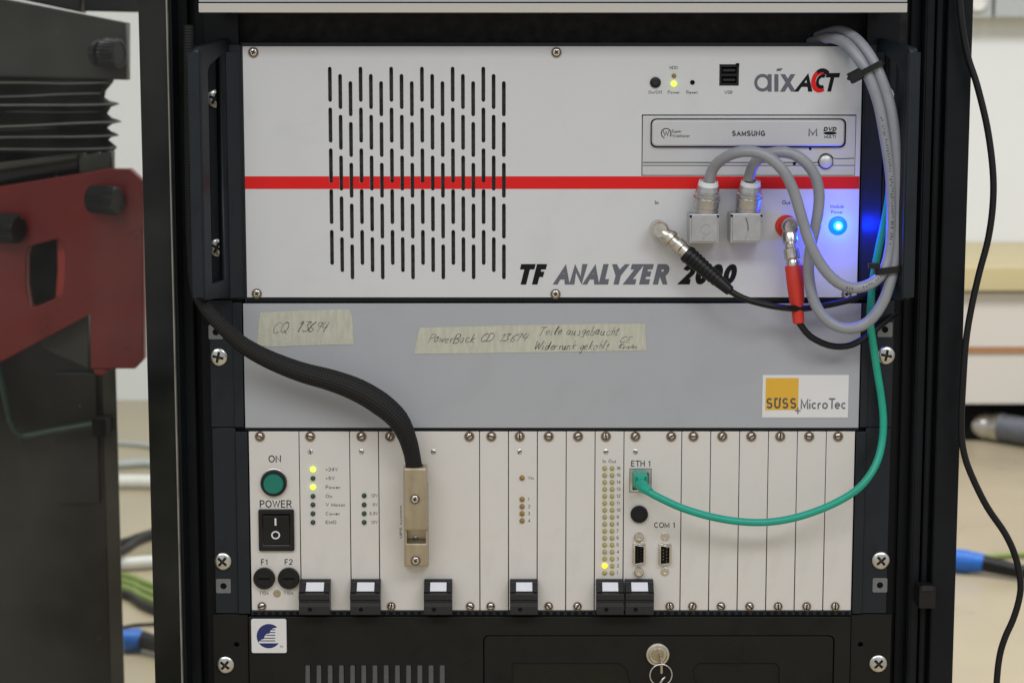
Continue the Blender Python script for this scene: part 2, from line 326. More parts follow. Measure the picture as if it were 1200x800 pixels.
# lettering
# a plain grotesque drawn as pen strokes: (curved, points) in a box of cap height 1
def _arc(cx, cy, rx, ry, a0, a1, n=10): return [(cx + rx * math.cos(R(a0 + (a1 - a0) * k / n)), cy + ry * math.sin(R(a0 + (a1 - a0) * k / n))) for k in range(n + 1)]
def _o(w, h, y=0.0): return _arc(w / 2, y + h / 2, w / 2, h / 2, 90, 450, 20)
SG = {
 'A': (.68, [[(0, 0), (.34, 1), (.68, 0)], [(.12, .33), (.56, .33)]]), 'B': (.58, [[(0, 0), (0, 1)], [(0, 1), (.32, 1)] + _arc(.32, .76, .22, .24, 90, -90) + [(0, .52)], [(.3, .52)] + _arc(.32, .26, .26, .26, 90, -90) + [(0, 0)]]),
 'C': (.66, [_arc(.36, .5, .36, .5, 48, 312, 18)]), 'D': (.62, [[(0, 0), (0, 1)], [(0, 1), (.22, 1)] + _arc(.22, .5, .40, .5, 90, -90, 14) + [(0, 0)]]),
 'E': (.52, [[(.52, 1), (0, 1), (0, 0), (.52, 0)], [(0, .52), (.47, .52)]]), 'F': (.50, [[(.50, 1), (0, 1), (0, 0)], [(0, .50), (.44, .50)]]),
 'G': (.68, [_arc(.36, .5, .36, .5, 48, 300, 18) + [(.66, .08), (.66, .46), (.38, .46)]]), 'H': (.60, [[(0, 0), (0, 1)], [(.6, 0), (.6, 1)], [(0, .52), (.6, .52)]]), 'I': (.02, [[(0, 0), (0, 1)]]),
 'L': (.48, [[(0, 1), (0, 0), (.48, 0)]]), 'M': (.74, [[(0, 0), (0, 1), (.37, .12), (.74, 1), (.74, 0)]]), 'N': (.60, [[(0, 0), (0, 1), (.6, 0), (.6, 1)]]), 'O': (.74, [_o(.74, 1)]),
 'P': (.54, [[(0, 0), (0, 1)], [(0, 1), (.30, 1)] + _arc(.30, .74, .24, .26, 90, -90) + [(0, .48)]]), 'R': (.58, [[(0, 0), (0, 1)], [(0, 1), (.32, 1)] + _arc(.32, .75, .24, .25, 90, -90) + [(0, .50)], [(.30, .50), (.56, 0)]]),
 'S': (.58, [_arc(.29, .74, .27, .26, 30, 250, 12) + _arc(.29, .26, .29, .26, 75, -155, 12)]), 'T': (.60, [[(0, 1), (.6, 1)], [(.3, 1), (.3, 0)]]), 'U': (.60, [[(0, 1)] + _arc(.3, .3, .3, .3, 180, 360, 12) + [(.6, 1)]]),
 'V': (.64, [[(0, 1), (.32, 0), (.64, 1)]]), 'W': (.94, [[(0, 1), (.24, 0), (.47, .95), (.70, 0), (.94, 1)]]), 'X': (.62, [[(0, 1), (.62, 0)], [(.62, 1), (0, 0)]]), 'Y': (.64, [[(0, 1), (.32, .45), (.64, 1)], [(.32, .45), (.32, 0)]]),
 'Z': (.58, [[(0, 1), (.58, 1), (0, 0), (.58, 0)]]), '0': (.52, [_o(.52, 1)]), '1': (.26, [[(0, .76), (.22, 1), (.22, 0)]]), '2': (.52, [_arc(.26, .72, .26, .28, 170, -35, 12) + [(0, 0), (.52, 0)]]),
 '3': (.52, [_arc(.26, .75, .23, .25, 160, -80, 10) + _arc(.26, .27, .26, .27, 85, -165, 12)]), '4': (.54, [[(.40, 0), (.40, 1)], [(.40, 1), (0, .28), (.54, .28)]]), '5': (.52, [[(.48, 1), (.08, 1), (.03, .50)] + _arc(.26, .32, .26, .32, 140, -160, 12)]),
 '6': (.52, [[(.46, .86)] + _arc(.26, .60, .26, .40, 70, 180, 8) + _arc(.26, .31, .26, .31, 180, 540, 16)]), '7': (.50, [[(0, 1), (.5, 1), (.18, 0)]]), '8': (.52, [_arc(.26, .76, .22, .24, 90, 450, 16), _arc(.26, .27, .26, .27, 90, 450, 16)]), '9': (.52, [[(.06, .14)] + _arc(.26, .40, .26, .40, -110, 0, 8) + _arc(.26, .69, .26, .31, 0, 360, 16)]),
 'a': (.46, [_arc(.23, .26, .23, .26, 60, 300, 12), [(.46, .54), (.46, 0)]]), 'c': (.46, [_arc(.25, .27, .25, .27, 50, 310, 14)]), 'd': (.48, [_arc(.24, .27, .24, .27, 45, 315, 14), [(.48, 1), (.48, 0)]]), 'e': (.50, [[(.03, .28), (.49, .28)] + _arc(.25, .27, .25, .27, 5, 315, 16)]),
 'f': (.28, [_arc(.28, .80, .16, .20, 90, 180, 6) + [(.12, 0)], [(0, .52), (.28, .52)]]), 'i': (.02, [[(0, 0), (0, .54)], [(0, .78), (0, .92)]]), 'l': (.02, [[(0, 0), (0, 1)]]), 'm': (.76, [[(0, 0), (0, .54)], [(0, .36)] + _arc(.19, .36, .19, .18, 150, 0, 6) + [(.38, 0)], [(.38, .36)] + _arc(.57, .36, .19, .18, 150, 0, 6) + [(.76, 0)]]),
 'n': (.44, [[(0, 0), (0, .54)], [(0, .34)] + _arc(.22, .34, .22, .20, 150, 0, 8) + [(.44, 0)]]), 'o': (.52, [_o(.52, .54)]), 'p': (.48, [[(0, .54), (0, -.22)], _arc(.24, .27, .24, .27, 225, -45 + 180 - 0, 2)[:1] + _arc(.24, .27, .24, .27, -135, 135, 14)]),
 'r': (.28, [[(0, 0), (0, .54)], [(0, .32)] + _arc(.24, .32, .24, .20, 160, 80, 6)]), 's': (.42, [_arc(.21, .40, .19, .13, 30, 255, 8) + _arc(.21, .13, .21, .13, 80, -155, 8)]), 't': (.28, [[(.10, .76), (.10, .12)] + _arc(.24, .12, .14, .12, 180, 280, 6), [(0, .54), (.28, .54)]]),
 'u': (.44, [[(0, .54)] + _arc(.22, .2, .22, .2, 180, 340, 8), [(.44, .54), (.44, 0)]]), 'v': (.46, [[(0, .54), (.23, 0), (.46, .54)]]), 'g': (.48, [_arc(.24, .27, .24, .27, 45, 315, 14), [(.48, .54), (.48, -.1), (.36, -.22), (.06, -.2)]]), 'w': (.70, [[(0, .54), (.17, 0), (.35, .52), (.53, 0), (.70, .54)]]), 'y': (.46, [[(0, .54), (.23, 0)], [(.46, .54), (.14, -.22)]]),
 '+': (.50, [[(0, .38), (.5, .38)], [(.25, .62), (.25, .14)]]), '.': (.02, [[(0, 0), (0, .10)]]), '/': (.30, [[(0, 0), (.3, 1)]]), ' ': (.22, [])}
def stroke_text(s, wt=.13, shear=0.0, gap=None, cond=1.0):
    """vertices and faces of mitred ribbons, letters laid out along x"""
    vv, ff = [], []; x = 0.0; gap = wt + .12 if gap is None else gap; lay = 0
    for ic, ch in enumerate(s):
        w, strokes = SG[ch]; w *= cond
        pr2 = s[ic - 1:ic + 1] if ic else ''; x -= {'LY': .20, 'NA': .05, 'AN': .05, 'AL': .05, 'Te': .16, 'To': .16}.get(pr2, 0) * (cond if cond < 1 else 1)
        for st_ in strokes:
            lay += 1; pts = []
            for p in st_:
                if not pts or (abs(p[0] - pts[-1][0]) + abs(p[1] - pts[-1][1])) > 1e-4: pts.append(p)
            sh_ = wt / 2
            q = [Vector((x + a * cond, sh_ + b_ * (1 - wt))) for a, b_ in pts]; closed = (q[0] - q[-1]).length < 1e-3 and len(q) > 3
            if closed: q = q[:-1]
            n = len(q); base = len(vv)
            for i in range(n):
                a = q[i - 1] if (i or closed) else None; b_ = q[(i + 1) % n] if (i < n - 1 or closed) else None
                d1 = (q[i] - a).normalized() if a is not None else None; d2 = (b_ - q[i]).normalized() if b_ is not None else None
                if d1 is None: m_ = Vector((-d2.y, d2.x)) * sh_; off = -d2 * (sh_ if abs(d2.y) < .3 or abs(d2.x) < .3 else 0)
                elif d2 is None: m_ = Vector((-d1.y, d1.x)) * sh_; off = d1 * (sh_ if abs(d1.y) < .3 or abs(d1.x) < .3 else 0)
                else:
                    n1, n2 = Vector((-d1.y, d1.x)), Vector((-d2.y, d2.x)); m_ = (n1 + n2); m_ = m_.normalized() * sh_ * min(2.2, 1 / max(.2, m_.normalized().dot(n1))); off = Vector((0, 0))
                diag = (d1 or d2); off = Vector((0, 0))
                if (d1 is None or d2 is None) and ch not in 'CGSceas23569':
                    if abs(diag.x) < .02 or abs(diag.y) < .02:
                        e_ = q[i].y; ext_ = sh_ if (abs(diag.x) < .02 and (e_ < sh_ * 1.2 or e_ > 1 - sh_ * 1.2)) else 0
                        ext_ = sh_ * 1.0 if ch == 'T' and abs(diag.y) < .02 else ext_; off = diag * (ext_ if d2 is None else -ext_)
                    else: off = diag * (sh_ * 1.6 if d2 is None else -sh_ * 1.6) if q[i].y < sh_ * 1.2 or abs(q[i].y - (1 - sh_)) < .01 else Vector((0, 0))
                for sg in (1, -1):
                    p_ = q[i] + off + m_ * sg; lo_ = -.35 if ch in 'gpy' else 0.0; p_.y = min(1.0, max(lo_, p_.y)); p_.x += shear * p_.y; vv.append((p_, lay))
            for i in range(n if closed else n - 1):
                j = (i + 1) % n; ff.append((base + 2 * i, base + 2 * i + 1, base + 2 * j + 1, base + 2 * j))
        x += w + gap
    return vv, ff
def text(s, px0, py0, px1, py1, m, parent, y=-0.00012, shear=0.0, bold=0.0, rot=0, name='lettering', sp_=None, wt=None, cond=1.0):
    wt = (.14 + bold * 2.2) if wt is None else wt
    vv, ff = stroke_text(s, wt, shear, sp_, cond); x0, z0, x1, z1 = box4(px0, py0, px1, py1, y)
    if rot: vv = [(Vector((-v.y, v.x)), k) for v, k in vv]
    ax_, bx_ = min(v.x for v, _ in vv), max(v.x for v, _ in vv); ay_, by_ = min(v.y for v, _ in vv), max(v.y for v, _ in vv)
    co = [(x0 + (v.x - ax_) / (bx_ - ax_) * (x1 - x0), y - .000012 * (k % 5), z0 + (v.y - ay_) / (by_ - ay_) * (z1 - z0)) for v, k in vv]
    me = bpy.data.meshes.new(name); me.from_pydata(co, [], ff); return finish(name, me, m, parent)
def textc(s, cx, cy, h, m, parent, y=-0.00012, align='C', wide=1.0, **k):
    vv, _ = stroke_text(s, k.get('wt') or .14, 0, k.get('sp_')); xs = [v.x for v, _ in vv]; ys = [v.y for v, _ in vv]
    w = (max(xs) - min(xs)) * h * wide; a = {'C': cx - w / 2, 'L': cx, 'R': cx - w}[align]
    return text(s, a, cy + h / 2 - max(ys) * h, a + w, cy + h / 2 - min(ys) * h, m, parent, y, **k)

# shared screw meshes ------------------------------------------------
def head_mesh(name, Rr, H, kind, mats, collar=None, n=40, rings=14):
    """domed screw head as a height field with its driver recess; faces -y, back on y=0"""
    bm = bmesh.new(); arm = Rr * 0.62; wd = Rr * 0.13
    def hgt(x, z, want=False):
        r = math.hypot(x, z) / Rr; h = H * (0.35 + 0.65 * math.sqrt(max(0.0, 1 - r * r * 0.96)))
        if kind == 'cross':
            d = min(max(abs(x) - wd, abs(z) - arm), max(abs(z) - wd, abs(x) - arm))
        elif kind == 'slot': d = abs(x * 0.5 + z * 0.866) - wd * 1.3
        else: d = 1
        if kind == 'hex': d = math.hypot(x, z) - Rr * 0.5
        if want: return d
        return h - (H * 0.62 * min(1, max(0, -d / (Rr * 0.05))) if d < 0 else 0)
    ctr = bm.verts.new((0, -hgt(0, 0), 0)); prev = None
    for i in range(1, rings + 1):
        r = Rr * i / rings; ring = []
        for k in range(n):
            a = 2 * math.pi * k / n; x, z = r * math.cos(a), r * math.sin(a); ring.append(bm.verts.new((x, -hgt(x, z), z)))
        for k in range(n):
            q = (k + 1) % n
            fc = bm.faces.new((ctr, ring[k], ring[q])) if prev is None else bm.faces.new((prev[k], ring[k], ring[q], prev[q]))
            cc = fc.calc_center_median()
            if hgt(cc.x, cc.z, True) < 0: fc.material_index = len(mats)
        prev = ring
    base = [bm.verts.new((v.co.x, 0, v.co.z)) for v in prev]
    for k in range(n): bm.faces.new((prev[k], base[k], base[(k + 1) % n], prev[(k + 1) % n]))
    if collar:
        add_lathe(bm, [(Rr, 0.0001), (Rr * 1.05, H * 0.9), (collar * 0.96, H * 0.9), (collar, H * 0.6), (collar, 0)], (0, 0, 0), FW, 28, 1)
    bmesh.ops.recalc_face_normals(bm, faces=bm.faces)
    me = bpy.data.meshes.new(name); bm.to_mesh(me); bm.free(); me.shade_smooth(); me.set_sharp_from_angle(angle=R(40))
    for q in list(mats) + ['recess']: me.materials.append(M[q])
    return me
M['recess'] = mat('recess_shade', (0.05, 0.048, 0.045), 0.5, metal=0.5, var=0.1, vscale=400)  # darker tone on the recess faces stands in for their shade
SC_BIG = head_mesh('pan_head_screw', 6.3 * MM, 3.0 * MM, 'cross', ['steel'], n=72, rings=24)
SC_SMALL = head_mesh('panel_screw', 2.7 * MM, 1.3 * MM, 'cross', ['nickel', 'collar'], collar=3.5 * MM, n=32, rings=10)
SC_MOD = head_mesh('captive_screw', 2.2 * MM, 1.3 * MM, 'slot', ['nickel', 'collar'], collar=3.5 * MM, n=24, rings=8)
SC_MODB = head_mesh('captive_screw_bright', 2.4 * MM, 1.7 * MM, 'slot', ['nickel', 'collar'], collar=3.1 * MM, n=24, rings=8)
SC_TINY = head_mesh('grub_screw', 1.8 * MM, 0.7 * MM, 'slot', ['steel'], n=24, rings=8)
def screw(me, px, py, parent, y=0.0, name='screw', rot=None):
    o = link_mesh(name, me, None, parent, P(px, py, y)); o.rotation_euler.y = random.uniform(0, 6.28) if rot is None else rot
    return o
_leds = {}
def led(px, py, rpx, m, parent, y=0.0, name='indicator_light'):
    key = (round(rpx, 1), m)
    if key not in _leds:
        r = rpx / 1655; bm = bmesh.new()
        add_lathe(bm, [(r, 0), (r, 0.5 * MM), (r * 0.85, 0.5 * MM + r * 0.45), (r * 0.5, 0.5 * MM + r * 0.75), (0, 0.5 * MM + r * 0.85)], (0, 0, 0), FW, 20)
        bmesh.ops.recalc_face_normals(bm, faces=bm.faces); me = bpy.data.meshes.new('led_dome'); bm.to_mesh(me); bm.free(); me.shade_smooth(); me.materials.append(M[m]); _leds[key] = me
    return link_mesh(name, _leds[key], None, parent, P(px, py, y))

# ================================================================ setting
fl = box('floor', -6, 6, -5, 7.0, -0.05, 0, 'floor', None); fl['kind'] = 'structure'
plinth_y = FL(600, 516).y
wall_y = plinth_y + 0.62
wl = box('wall', -6, 6, wall_y, wall_y + 0.1, 0.0005, 2.8, 'wall', None); wl['kind'] = 'structure'
# base cabinet run along the wall
def zc(py, y): return P(600, py, y).z
cf = plinth_y - 0.05
cab = thing('base_cabinet', 'white laboratory base cabinet with beech top edge and dark plinth along the wall', 'cabinet', (0, plinth_y + 0.3, 0))
box('plinth', 0.15, 5, plinth_y, wall_y - 0.01, 0.0005, zc(474, cf), 'deep', cab)
box('carcass', 0.15, 5, cf + 0.02, wall_y - 0.005, zc(474, cf) + 0.001, zc(342, cf), 'cabinet_white', cab)
box('lower_front', 0.15, 5, cf, cf + 0.019, zc(474, cf) + 0.002, zc(413, cf), 'cabinet_white', cab, 0.002)
box('lipping', 0.15, 5, cf - 0.006, cf + 0.018, zc(412.8, cf), zc(407.5, cf), 'lipping', cab)
box('upper_front', 0.15, 5, cf, cf + 0.019, zc(407, cf), zc(343, cf), 'cabinet_white', cab, 0.002)
box('worktop', 0.15, 5, cf - 0.03, wall_y - 0.004, zc(341, cf - 0.03), zc(313, cf - 0.03), 'beech', cab, 0.003)
tr_y = wall_y - 0.09
tk = thing('wall_trunking', 'grey cable trunking with a round socket fixed to the white wall', 'trunking', P(1170, 20, wall_y))
xa = P(1164.5, 10, tr_y).x
box('channel_panel', 0.6, xa - 0.004, tr_y, wall_y - 0.002, zc(21, tr_y), zc(-60, tr_y), 'trunk', tk, 0.004)
box('channel_panel', xa + 0.004, 3.2, tr_y, wall_y - 0.002, zc(20.5, tr_y), zc(-60, tr_y), 'trunk', tk, 0.004)
lathe('socket', [(0.026, 0), (0.026, 0.012), (0.021, 0.016), (0.018, 0.010), (0, 0.010)], P(1145, 3, tr_y), FW, 'whitepipe', tk)

# floor clutter ------------------------------------------------------
def floor_tube(name, pp, r, m, lab, cat, zoff=0.0, parent=None):
    pts = []
    for a, b in pp:
        q = FL(a, b); q.z = r + 0.0008 + zoff; pts.append(q)
    o = tube(name, pts, r, m, parent, 12, 0.03)
    if parent is None: tag(o, lab, cat)
    return o
hz = thing('suction_hose', 'grey corrugated hose with silver end cuff on floor by the cabinet', 'hose', FL(1180, 520))
hr = 0.036
a0 = FL(1143, 513); a1 = FL(1330, 545); a0.z = a1.z = hr + 0.003; ax = (a1 - a0); hl = ax.length; ax.normalize()
prof = []; k = 0
while 0.085 + k * 0.015 < hl:
    prof += [(hr, 0.085 + k * 0.015), (hr, 0.0885 + k * 0.015), (hr * 0.84, 0.0925 + k * 0.015)]; k += 1
lathe('hose_body', prof, a0, ax, 'hose', hz, 20)
lathe('cuff', [(hr * 0.80, 0.002), (hr * 1.04, 0), (hr * 1.04, 0.045), (hr * 0.98, 0.05), (hr * 0.98, 0.062), (hr * 1.06, 0.064), (hr * 1.06, 0.086), (hr * 0.9, 0.088)], a0, ax, 'steel', hz, 24)
pw = thing('power_lead', 'black power lead with blue round plug lying on beige floor', 'cable', FL(1150, 672))
b0 = FL(1105, 668); b1 = FL(1153, 673); b2 = FL(1260, 689)
for q, r in ((b0, .021), (b1, .021), (b2, .014)): q.z = r + 0.002
axp = (b1 - b0).normalized()
lathe('plug', [(0, 0), (.019, .001), (.022, .004), (.022, .05), (.0195, .054), (.0195, (b1 - b0).length * .8), (.017, (b1 - b0).length), (0, (b1 - b0).length)], b0, axp, 'bluecee', pw)
tube('lead', [b1 - axp * 0.004, (b1 + b2) / 2 + Vector((0, 0, -0.003)), b2], [.017, .013, .013], 'cable_black', pw, 12, .03)
floor_tube('earth_cable', [(1150, 657), (1180, 654), (1215, 653), (1260, 655)], 0.0055, 'lime', 'thin yellow green earth cable behind the blue plug lead', 'cable')
# seen through the gap beside the machine
floor_tube('conduit', [(60, 574), (150, 572), (215, 574), (420, 580)], 0.016, 'whitepipe', 'white round conduit lying straight across floor behind the machine', 'pipe')
floor_tube('conduit', [(60, 676), (165, 667), (240, 664), (430, 655)], 0.013, 'whitepipe', 'white conduit on floor crossed by black cables', 'pipe')
floor_tube('floor_cable', [(60, 660), (140, 645), (180, 632), (300, 600)], 0.011, 'cable_black', 'thick black cable on floor beside the white conduits', 'cable', 0.001)
floor_tube('floor_cable', [(60, 700), (140, 670), (180, 648), (300, 610)], 0.009, 'cable_black', 'thinner black cable crossing the white conduit on floor', 'cable', 0.028)
for i in range(4):
    floor_tube('signal_cable', [(70, 668 + i * 8), (146, 680 + i * 7), (180, 692 + i * 9), (300, 730 + i * 8)], 0.0075, 'lime' if i != 3 else 'cable_black',
               ['lime green cable nearest the white conduit in floor bundle', 'lime green cable in middle of the floor bundle', 'lime green cable beside the black one in floor bundle', 'black cable edging the lime green bundle on floor'][i], 'cable')
floor_tube('thin_flex', [(60, 745), (140, 738), (180, 733), (300, 745)], 0.003, 'cable_black', 'thin black flex on floor before the blue coupling', 'cable')
cq = thing('blue_coupling', 'blue round coupling on black cable lying by the machine foot', 'plug', FL(160, 765))
c0 = FL(143, 764); c1 = FL(165, 762); c2 = FL(260, 790); c0.z = c1.z = c2.z = .020
lathe('plug', [(0, 0), (.018, .001), (.019, .004), (.019, .03), (.017, .033), (.017, (c1 - c0).length), (0, (c1 - c0).length)], c0, c1 - c0, 'bluecee', cq)
tube('lead', [c1, (c1 + c2) / 2, c2], [.016, .012, .012], 'cable_black', cq, 10, .03)
floor_tube('grey_flex', [(60, 520), (140, 522), (190, 528), (300, 550)], 0.006, 'trunk', 'pale grey flex on floor nearest the base cabinet', 'cable')
floor_tube('grey_flex', [(60, 556), (140, 549), (190, 548), (300, 560)], 0.010, 'trunk', 'pale grey flex on floor between cabinet and white conduit', 'cable')

# ================================================================ machine behind the glass
my = 0.80
mc = thing('probe_machine', 'dark machine with black bellows, knobs and red bracket plate behind the glass', 'machine', (P(40, 400, my).x, my + 0.2, 0))
def mplate(name, pts, y, th, m, holes=(), bevel=0.002): return plate(name, ppoly(pts, y), y, th, m, mc, holes, bevel)
mplate('top_block', [(-60, -14), (148, 27), (148, 94), (-60, 88)], my, 0.025, 'mach_grey', (), 0.002)
mplate('back_housing', [(-90, 60), (108, 70), (112, 420), (-90, 450)], my + .10, .03, 'deep')
mplate('upper_beam', [(98, -30), (163, -30), (163, 14.5), (98, 13)], my + 0.05, 0.03, 'black')
mplate('upper_cover', [(-60, -40), (95, -40), (95, 15), (-60, -18)], my + 0.06, 0.03, 'mach_dark')
kp = [(0, 0), (.008, 0), (.008, .004), (.0135, .005), (.0145, .007), (.0145, .011), (.0125, .012), (.0095, .013), (.0095, .015), (.0155, .016), (.0165, .018), (.0165, .033), (.0155, .035), (.0125, .0355), (.0125, .0345), (0, .0345)]
kax = Vector((0.93, -0.36, -0.04)).normalized()
def mknob(px, py, s, y, prof):
    bm = bmesh.new(); add_lathe(bm, [(a * s, b * s) for a, b in prof], P(px, py, y), kax, 96, 0, .06); return bm_finish('knob', bm, 'plastic', mc, True, 30)
mknob(107, 62, 1.0, my - 0.010, kp)
kp2 = [(0, 0), (.0125, 0), (.0145, .002), (.0150, .012), (.0150, .030), (.0135, .033), (0, .034)]
mknob(106, 233, 1.02, my - 0.040, kp2)
mknob(-10, 266, 1.05, my - 0.040, kp2)
# bellows: rectangular rings in and out
cont = [(132, 93), (130, 97), (119, 107), (117, 115), (127, 120), (141, 122), (127, 126), (121, 134), (130, 140), (144, 143), (129, 146), (121, 151), (130, 156.5), (140, 159), (127, 162), (123, 165), (135, 172), (136, 174), (129, 179)]
bm = bmesh.new(); prev = None
for (a, b) in cont:
    x = P(a, b, my).x; z = P(a, b, my).z; dx = P(144, b, my).x - x; yf = my - 0.01 + dx * 1.2
    ring = [bm.verts.new(q) for q in ((-1.1, yf, z - .006), (-.72, yf, z - .0045 + .0035 * math.sin(b * .7)), (-.58, yf, z - .003 + .003 * math.sin(b * 1.3 + 1)), (x - .05, yf, z - .001), (x - .006, yf + .004, z), (x - .001, yf + .012, z), (x * (my + .09 + DIST) / (yf + DIST) - .004, my + 0.09, z), (-1.1, my + 0.09, z - .006))]
    if prev:
        for k in range(8): bm.faces.new((prev[k], prev[(k + 1) % 8], ring[(k + 1) % 8], ring[k]))
    prev = ring
bw = bm_finish('bellows', bm, 'bellow', mc)
for (a, b) in ((130, 97), (141, 122), (144, 143), (140, 159), (136, 174), (118, 110), (122, 131), (122, 148.5)):
    x = P(a, b, my).x; z = P(a, b, my).z; dx = P(144, b, my).x - x; yf = my - 0.01 + dx * 1.2
    tube('bellows_rim', [(-1.1, yf - .001, z - .0058), (-.72, yf - .001, z - .0045 + .0035 * math.sin(b * .7)), (-.58, yf - .001, z - .003 + .003 * math.sin(b * 1.3 + 1)), (x - .05, yf - .001, z - .001), (x - .005, yf + .004, z)], .0011, 'bellow_edge', bw, 6, .05)
mplate('slide_rail', [(-60, 206), (92, 183), (92, 196.5), (-60, 225)], my - 0.004, .05, 'mach_dark')
mplate('rail_cover', [(-60, 199), (90, 181), (90, 186.5), (-60, 209)], my - 0.012, .05, 'mach_edge')
mplate('rail_block', [(92.5, 182.5), (131, 177.5), (131, 202), (92.5, 203)], my - 0.008, .02, 'mach_grey')
wy = my - 0.03
win = ppoly([(31, 300), (34, 289), (68, 280), (74, 284), (76, 300), (75, 330), (72, 347), (40, 360), (35, 358), (31, 335)], wy)
mplate('bracket_plate', [(-60, 229), (0, 218.5), (128, 198), (152, 198), (168, 213), (168.5, 421), (158, 432), (106, 432), (105, 368.5), (0, 425), (-60, 457)], wy, 0.018, 'mach_red', [win], 0.0015)
mplate('window_lit_wall', [(66, 276), (82, 276), (82, 354), (64, 354), (67, 316)], wy + .022, .01, 'lit_red')  # window's inner wall, its brightness put in as a lighter red strip
mplate('side_block', [(48, 380), (104, 355), (104, 433), (48, 408)], my - 0.005, .02, 'mach_grey')
mplate('foot_stub', [(108, 432.4), (130, 432.4), (121, 440), (113, 440)], wy + .002, .014, 'mach_red')
cx1 = P(125.5, 600, my + .02).x
kf = (my + .52 + DIST) / (my + .02 + DIST)
extrude_z('cabinet', [(-1.2, my + .02), (cx1, my + .02), (cx1 * kf - .01, my + .52), (-1.3, my + .52)], 0.0008, zc(392, my + .02), 'mach_dark', mc, .002)
ex = P(140, 600, my + .012).x
extrude_z('edge_post', [(cx1 + .0005, my + .012), (ex, my + .012), (ex - .006, my + .045), (cx1 + .0005, my + .045)], 0.0008, zc(405, my + .012), 'mach_edge', mc, .001)
box('door_panel', P(61, 500, my).x, P(112, 500, my).x, my + .012, my + .0195, zc(590, my + .012), zc(436, my + .012), 'mach_edge' if False else 'mach_dark', mc, .002)
hs = tube('hose', [P(-6, 420, my - .03), P(4, 455, my - .03), P(12, 490, my - .02), P(24, 510, my - .012), (P(60, 505, my - .012)), P(112, 496, my - .008)], .0042, 'teal_hose', mc, 12, .01)
box('hose_socket', P(112, 497, my).x, P(129, 497, my).x, my - .022, my + .0115, zc(507, my), zc(487, my), 'deep', mc, .002)

# ================================================================ rack
ZT, ZB = 1.42, 0.03
rk = thing('equipment_rack', 'black steel equipment rack frame with slotted posts and mounting rails', 'rack', (P(647, 400).x, 0.3, 0))
XC = P(647, 400).x
def xr(px, py=400, y=0.0): return P(px, py, y).x
# mounting rails (flat strips the units are screwed to)
for s in (-1, 1):
    a, b = (xr(245), xr(284.5)) if s < 0 else (xr(1009.5), xr(1047))
    box('mounting_rail', a, b, 0.0062, 0.0085, ZB, ZT, 'black', rk)
    # post: folded profile
    if s < 0:
        e = [xr(q, 400) for q in (244.5, 233, 226, 214, 207, 196)]
        pr = [(e[0], .030), (e[0], .012), (e[1], .012), (e[1], .022), (e[2], .022), (e[2], .004), (e[3], .004), (e[3], .010), (e[4], .010), (e[4], 0.002), (e[5], 0.002), (e[5], .06), (e[0], .06)]
    else:
        e = [xr(q, 400) for q in (1047.5, 1064, 1074, 1077, 1086, 1089, 1095, 1099, 1127)]
        pr = [(e[0], .06), (e[0], .024), (e[1], .024), (e[1], .018), (e[2], .018), (e[2], .006), (e[3], .004), (e[4], .004), (e[4], .012), (e[5], .012), (e[5], .003), (e[6], .003), (e[6], .010), (e[7], .010), (e[7], -.004), (e[8], -.004), (e[8], .06)]
    extrude_z('post', pr, ZB, ZT, 'black', rk, 0.0007)
xl, xrr_ = xr(196), xr(1127)
box('side_panel', xl, xl + .002, .0605, .75, ZB, ZT, 'black', rk)
box('side_panel', xrr_ - .002, xrr_, .0605, .75, ZB, ZT, 'black', rk)
box('back_panel', xl, xrr_, .7505, .753, ZB, ZT, 'deep', rk)
box('top_panel', xl, xrr_, .0, .753, ZT + .0005, ZT + .02, 'black', rk)
box('base_panel', xl, xrr_, .0, .753, .0008, ZB - .0005, 'black', rk)
box('filler_panel', xr(230, 30), xr(1070, 30), .020, .021, P(600, 54).z, P(600, -30).z, 'foam', rk)
ct = pbox('door_catch', 1077, 687, 1097, 713, -.012, .0025, 'plastic', rk, .0012)
plate('catch_lip', prr(1080, 686, 1094, 692, -.0135), -.0135, .0012, 'plasticgrey', ct)
for px, py in ((1070, 662), (1071, 505), (1067, 775)):
    lathe('post_hole', [(.0032, 0), (.0032, .0006), (0, .0006)], P(px, py, .018 if px > 1064 else .024), FW, 'deep', rk, 16)

# ---- glass door swung open
gd = thing('glass_door', 'clear glass rack door with black border standing open beside the rack', 'door', P(100, 800, -.03))
gy = -.03
gx0, gx1 = xr(-70, 400, gy), xr(203, 400, gy)
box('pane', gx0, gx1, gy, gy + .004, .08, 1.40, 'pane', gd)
box('border', xr(170.5, 400, gy), gx1 - .0005, gy + .0045, gy + .0065, .081, 1.399, 'pane_border', gd)
box('glass_edge', gx1 + .0002, gx1 + .0011, gy, gy + .004, .08, 1.40, 'pane_edge', gd)
box('hinge_profile', gx1 - .004, xr(216, 400, 0) , gy + .007, .0015, .08, 1.40, 'black', gd, .0008)

# ---- unit at the very top
up = thing('upper_unit', 'blue grey instrument with silver lower lip at the top of the rack', 'instrument', P(647, 10, -.02))
uy = -.033
x0, z0, x1, z1 = box4(233, 3.5, 1063, 15.5, uy)
extrude_x('lower_lip', [(uy, z0 + .0005), (uy - .0006, z1 - .0004), (uy + .004, z1), (uy + .004, z0)], x0, x1, 'alu', up)
box('front_panel', x0, x1, uy + .0008, uy + .004, z1 + .0006, z1 + .08, 'midgrey', up)
box('chassis', x0 + .01, x1 - .01, uy + .0042, .0195, z0 + .0005, z1 + .078, 'black', up)

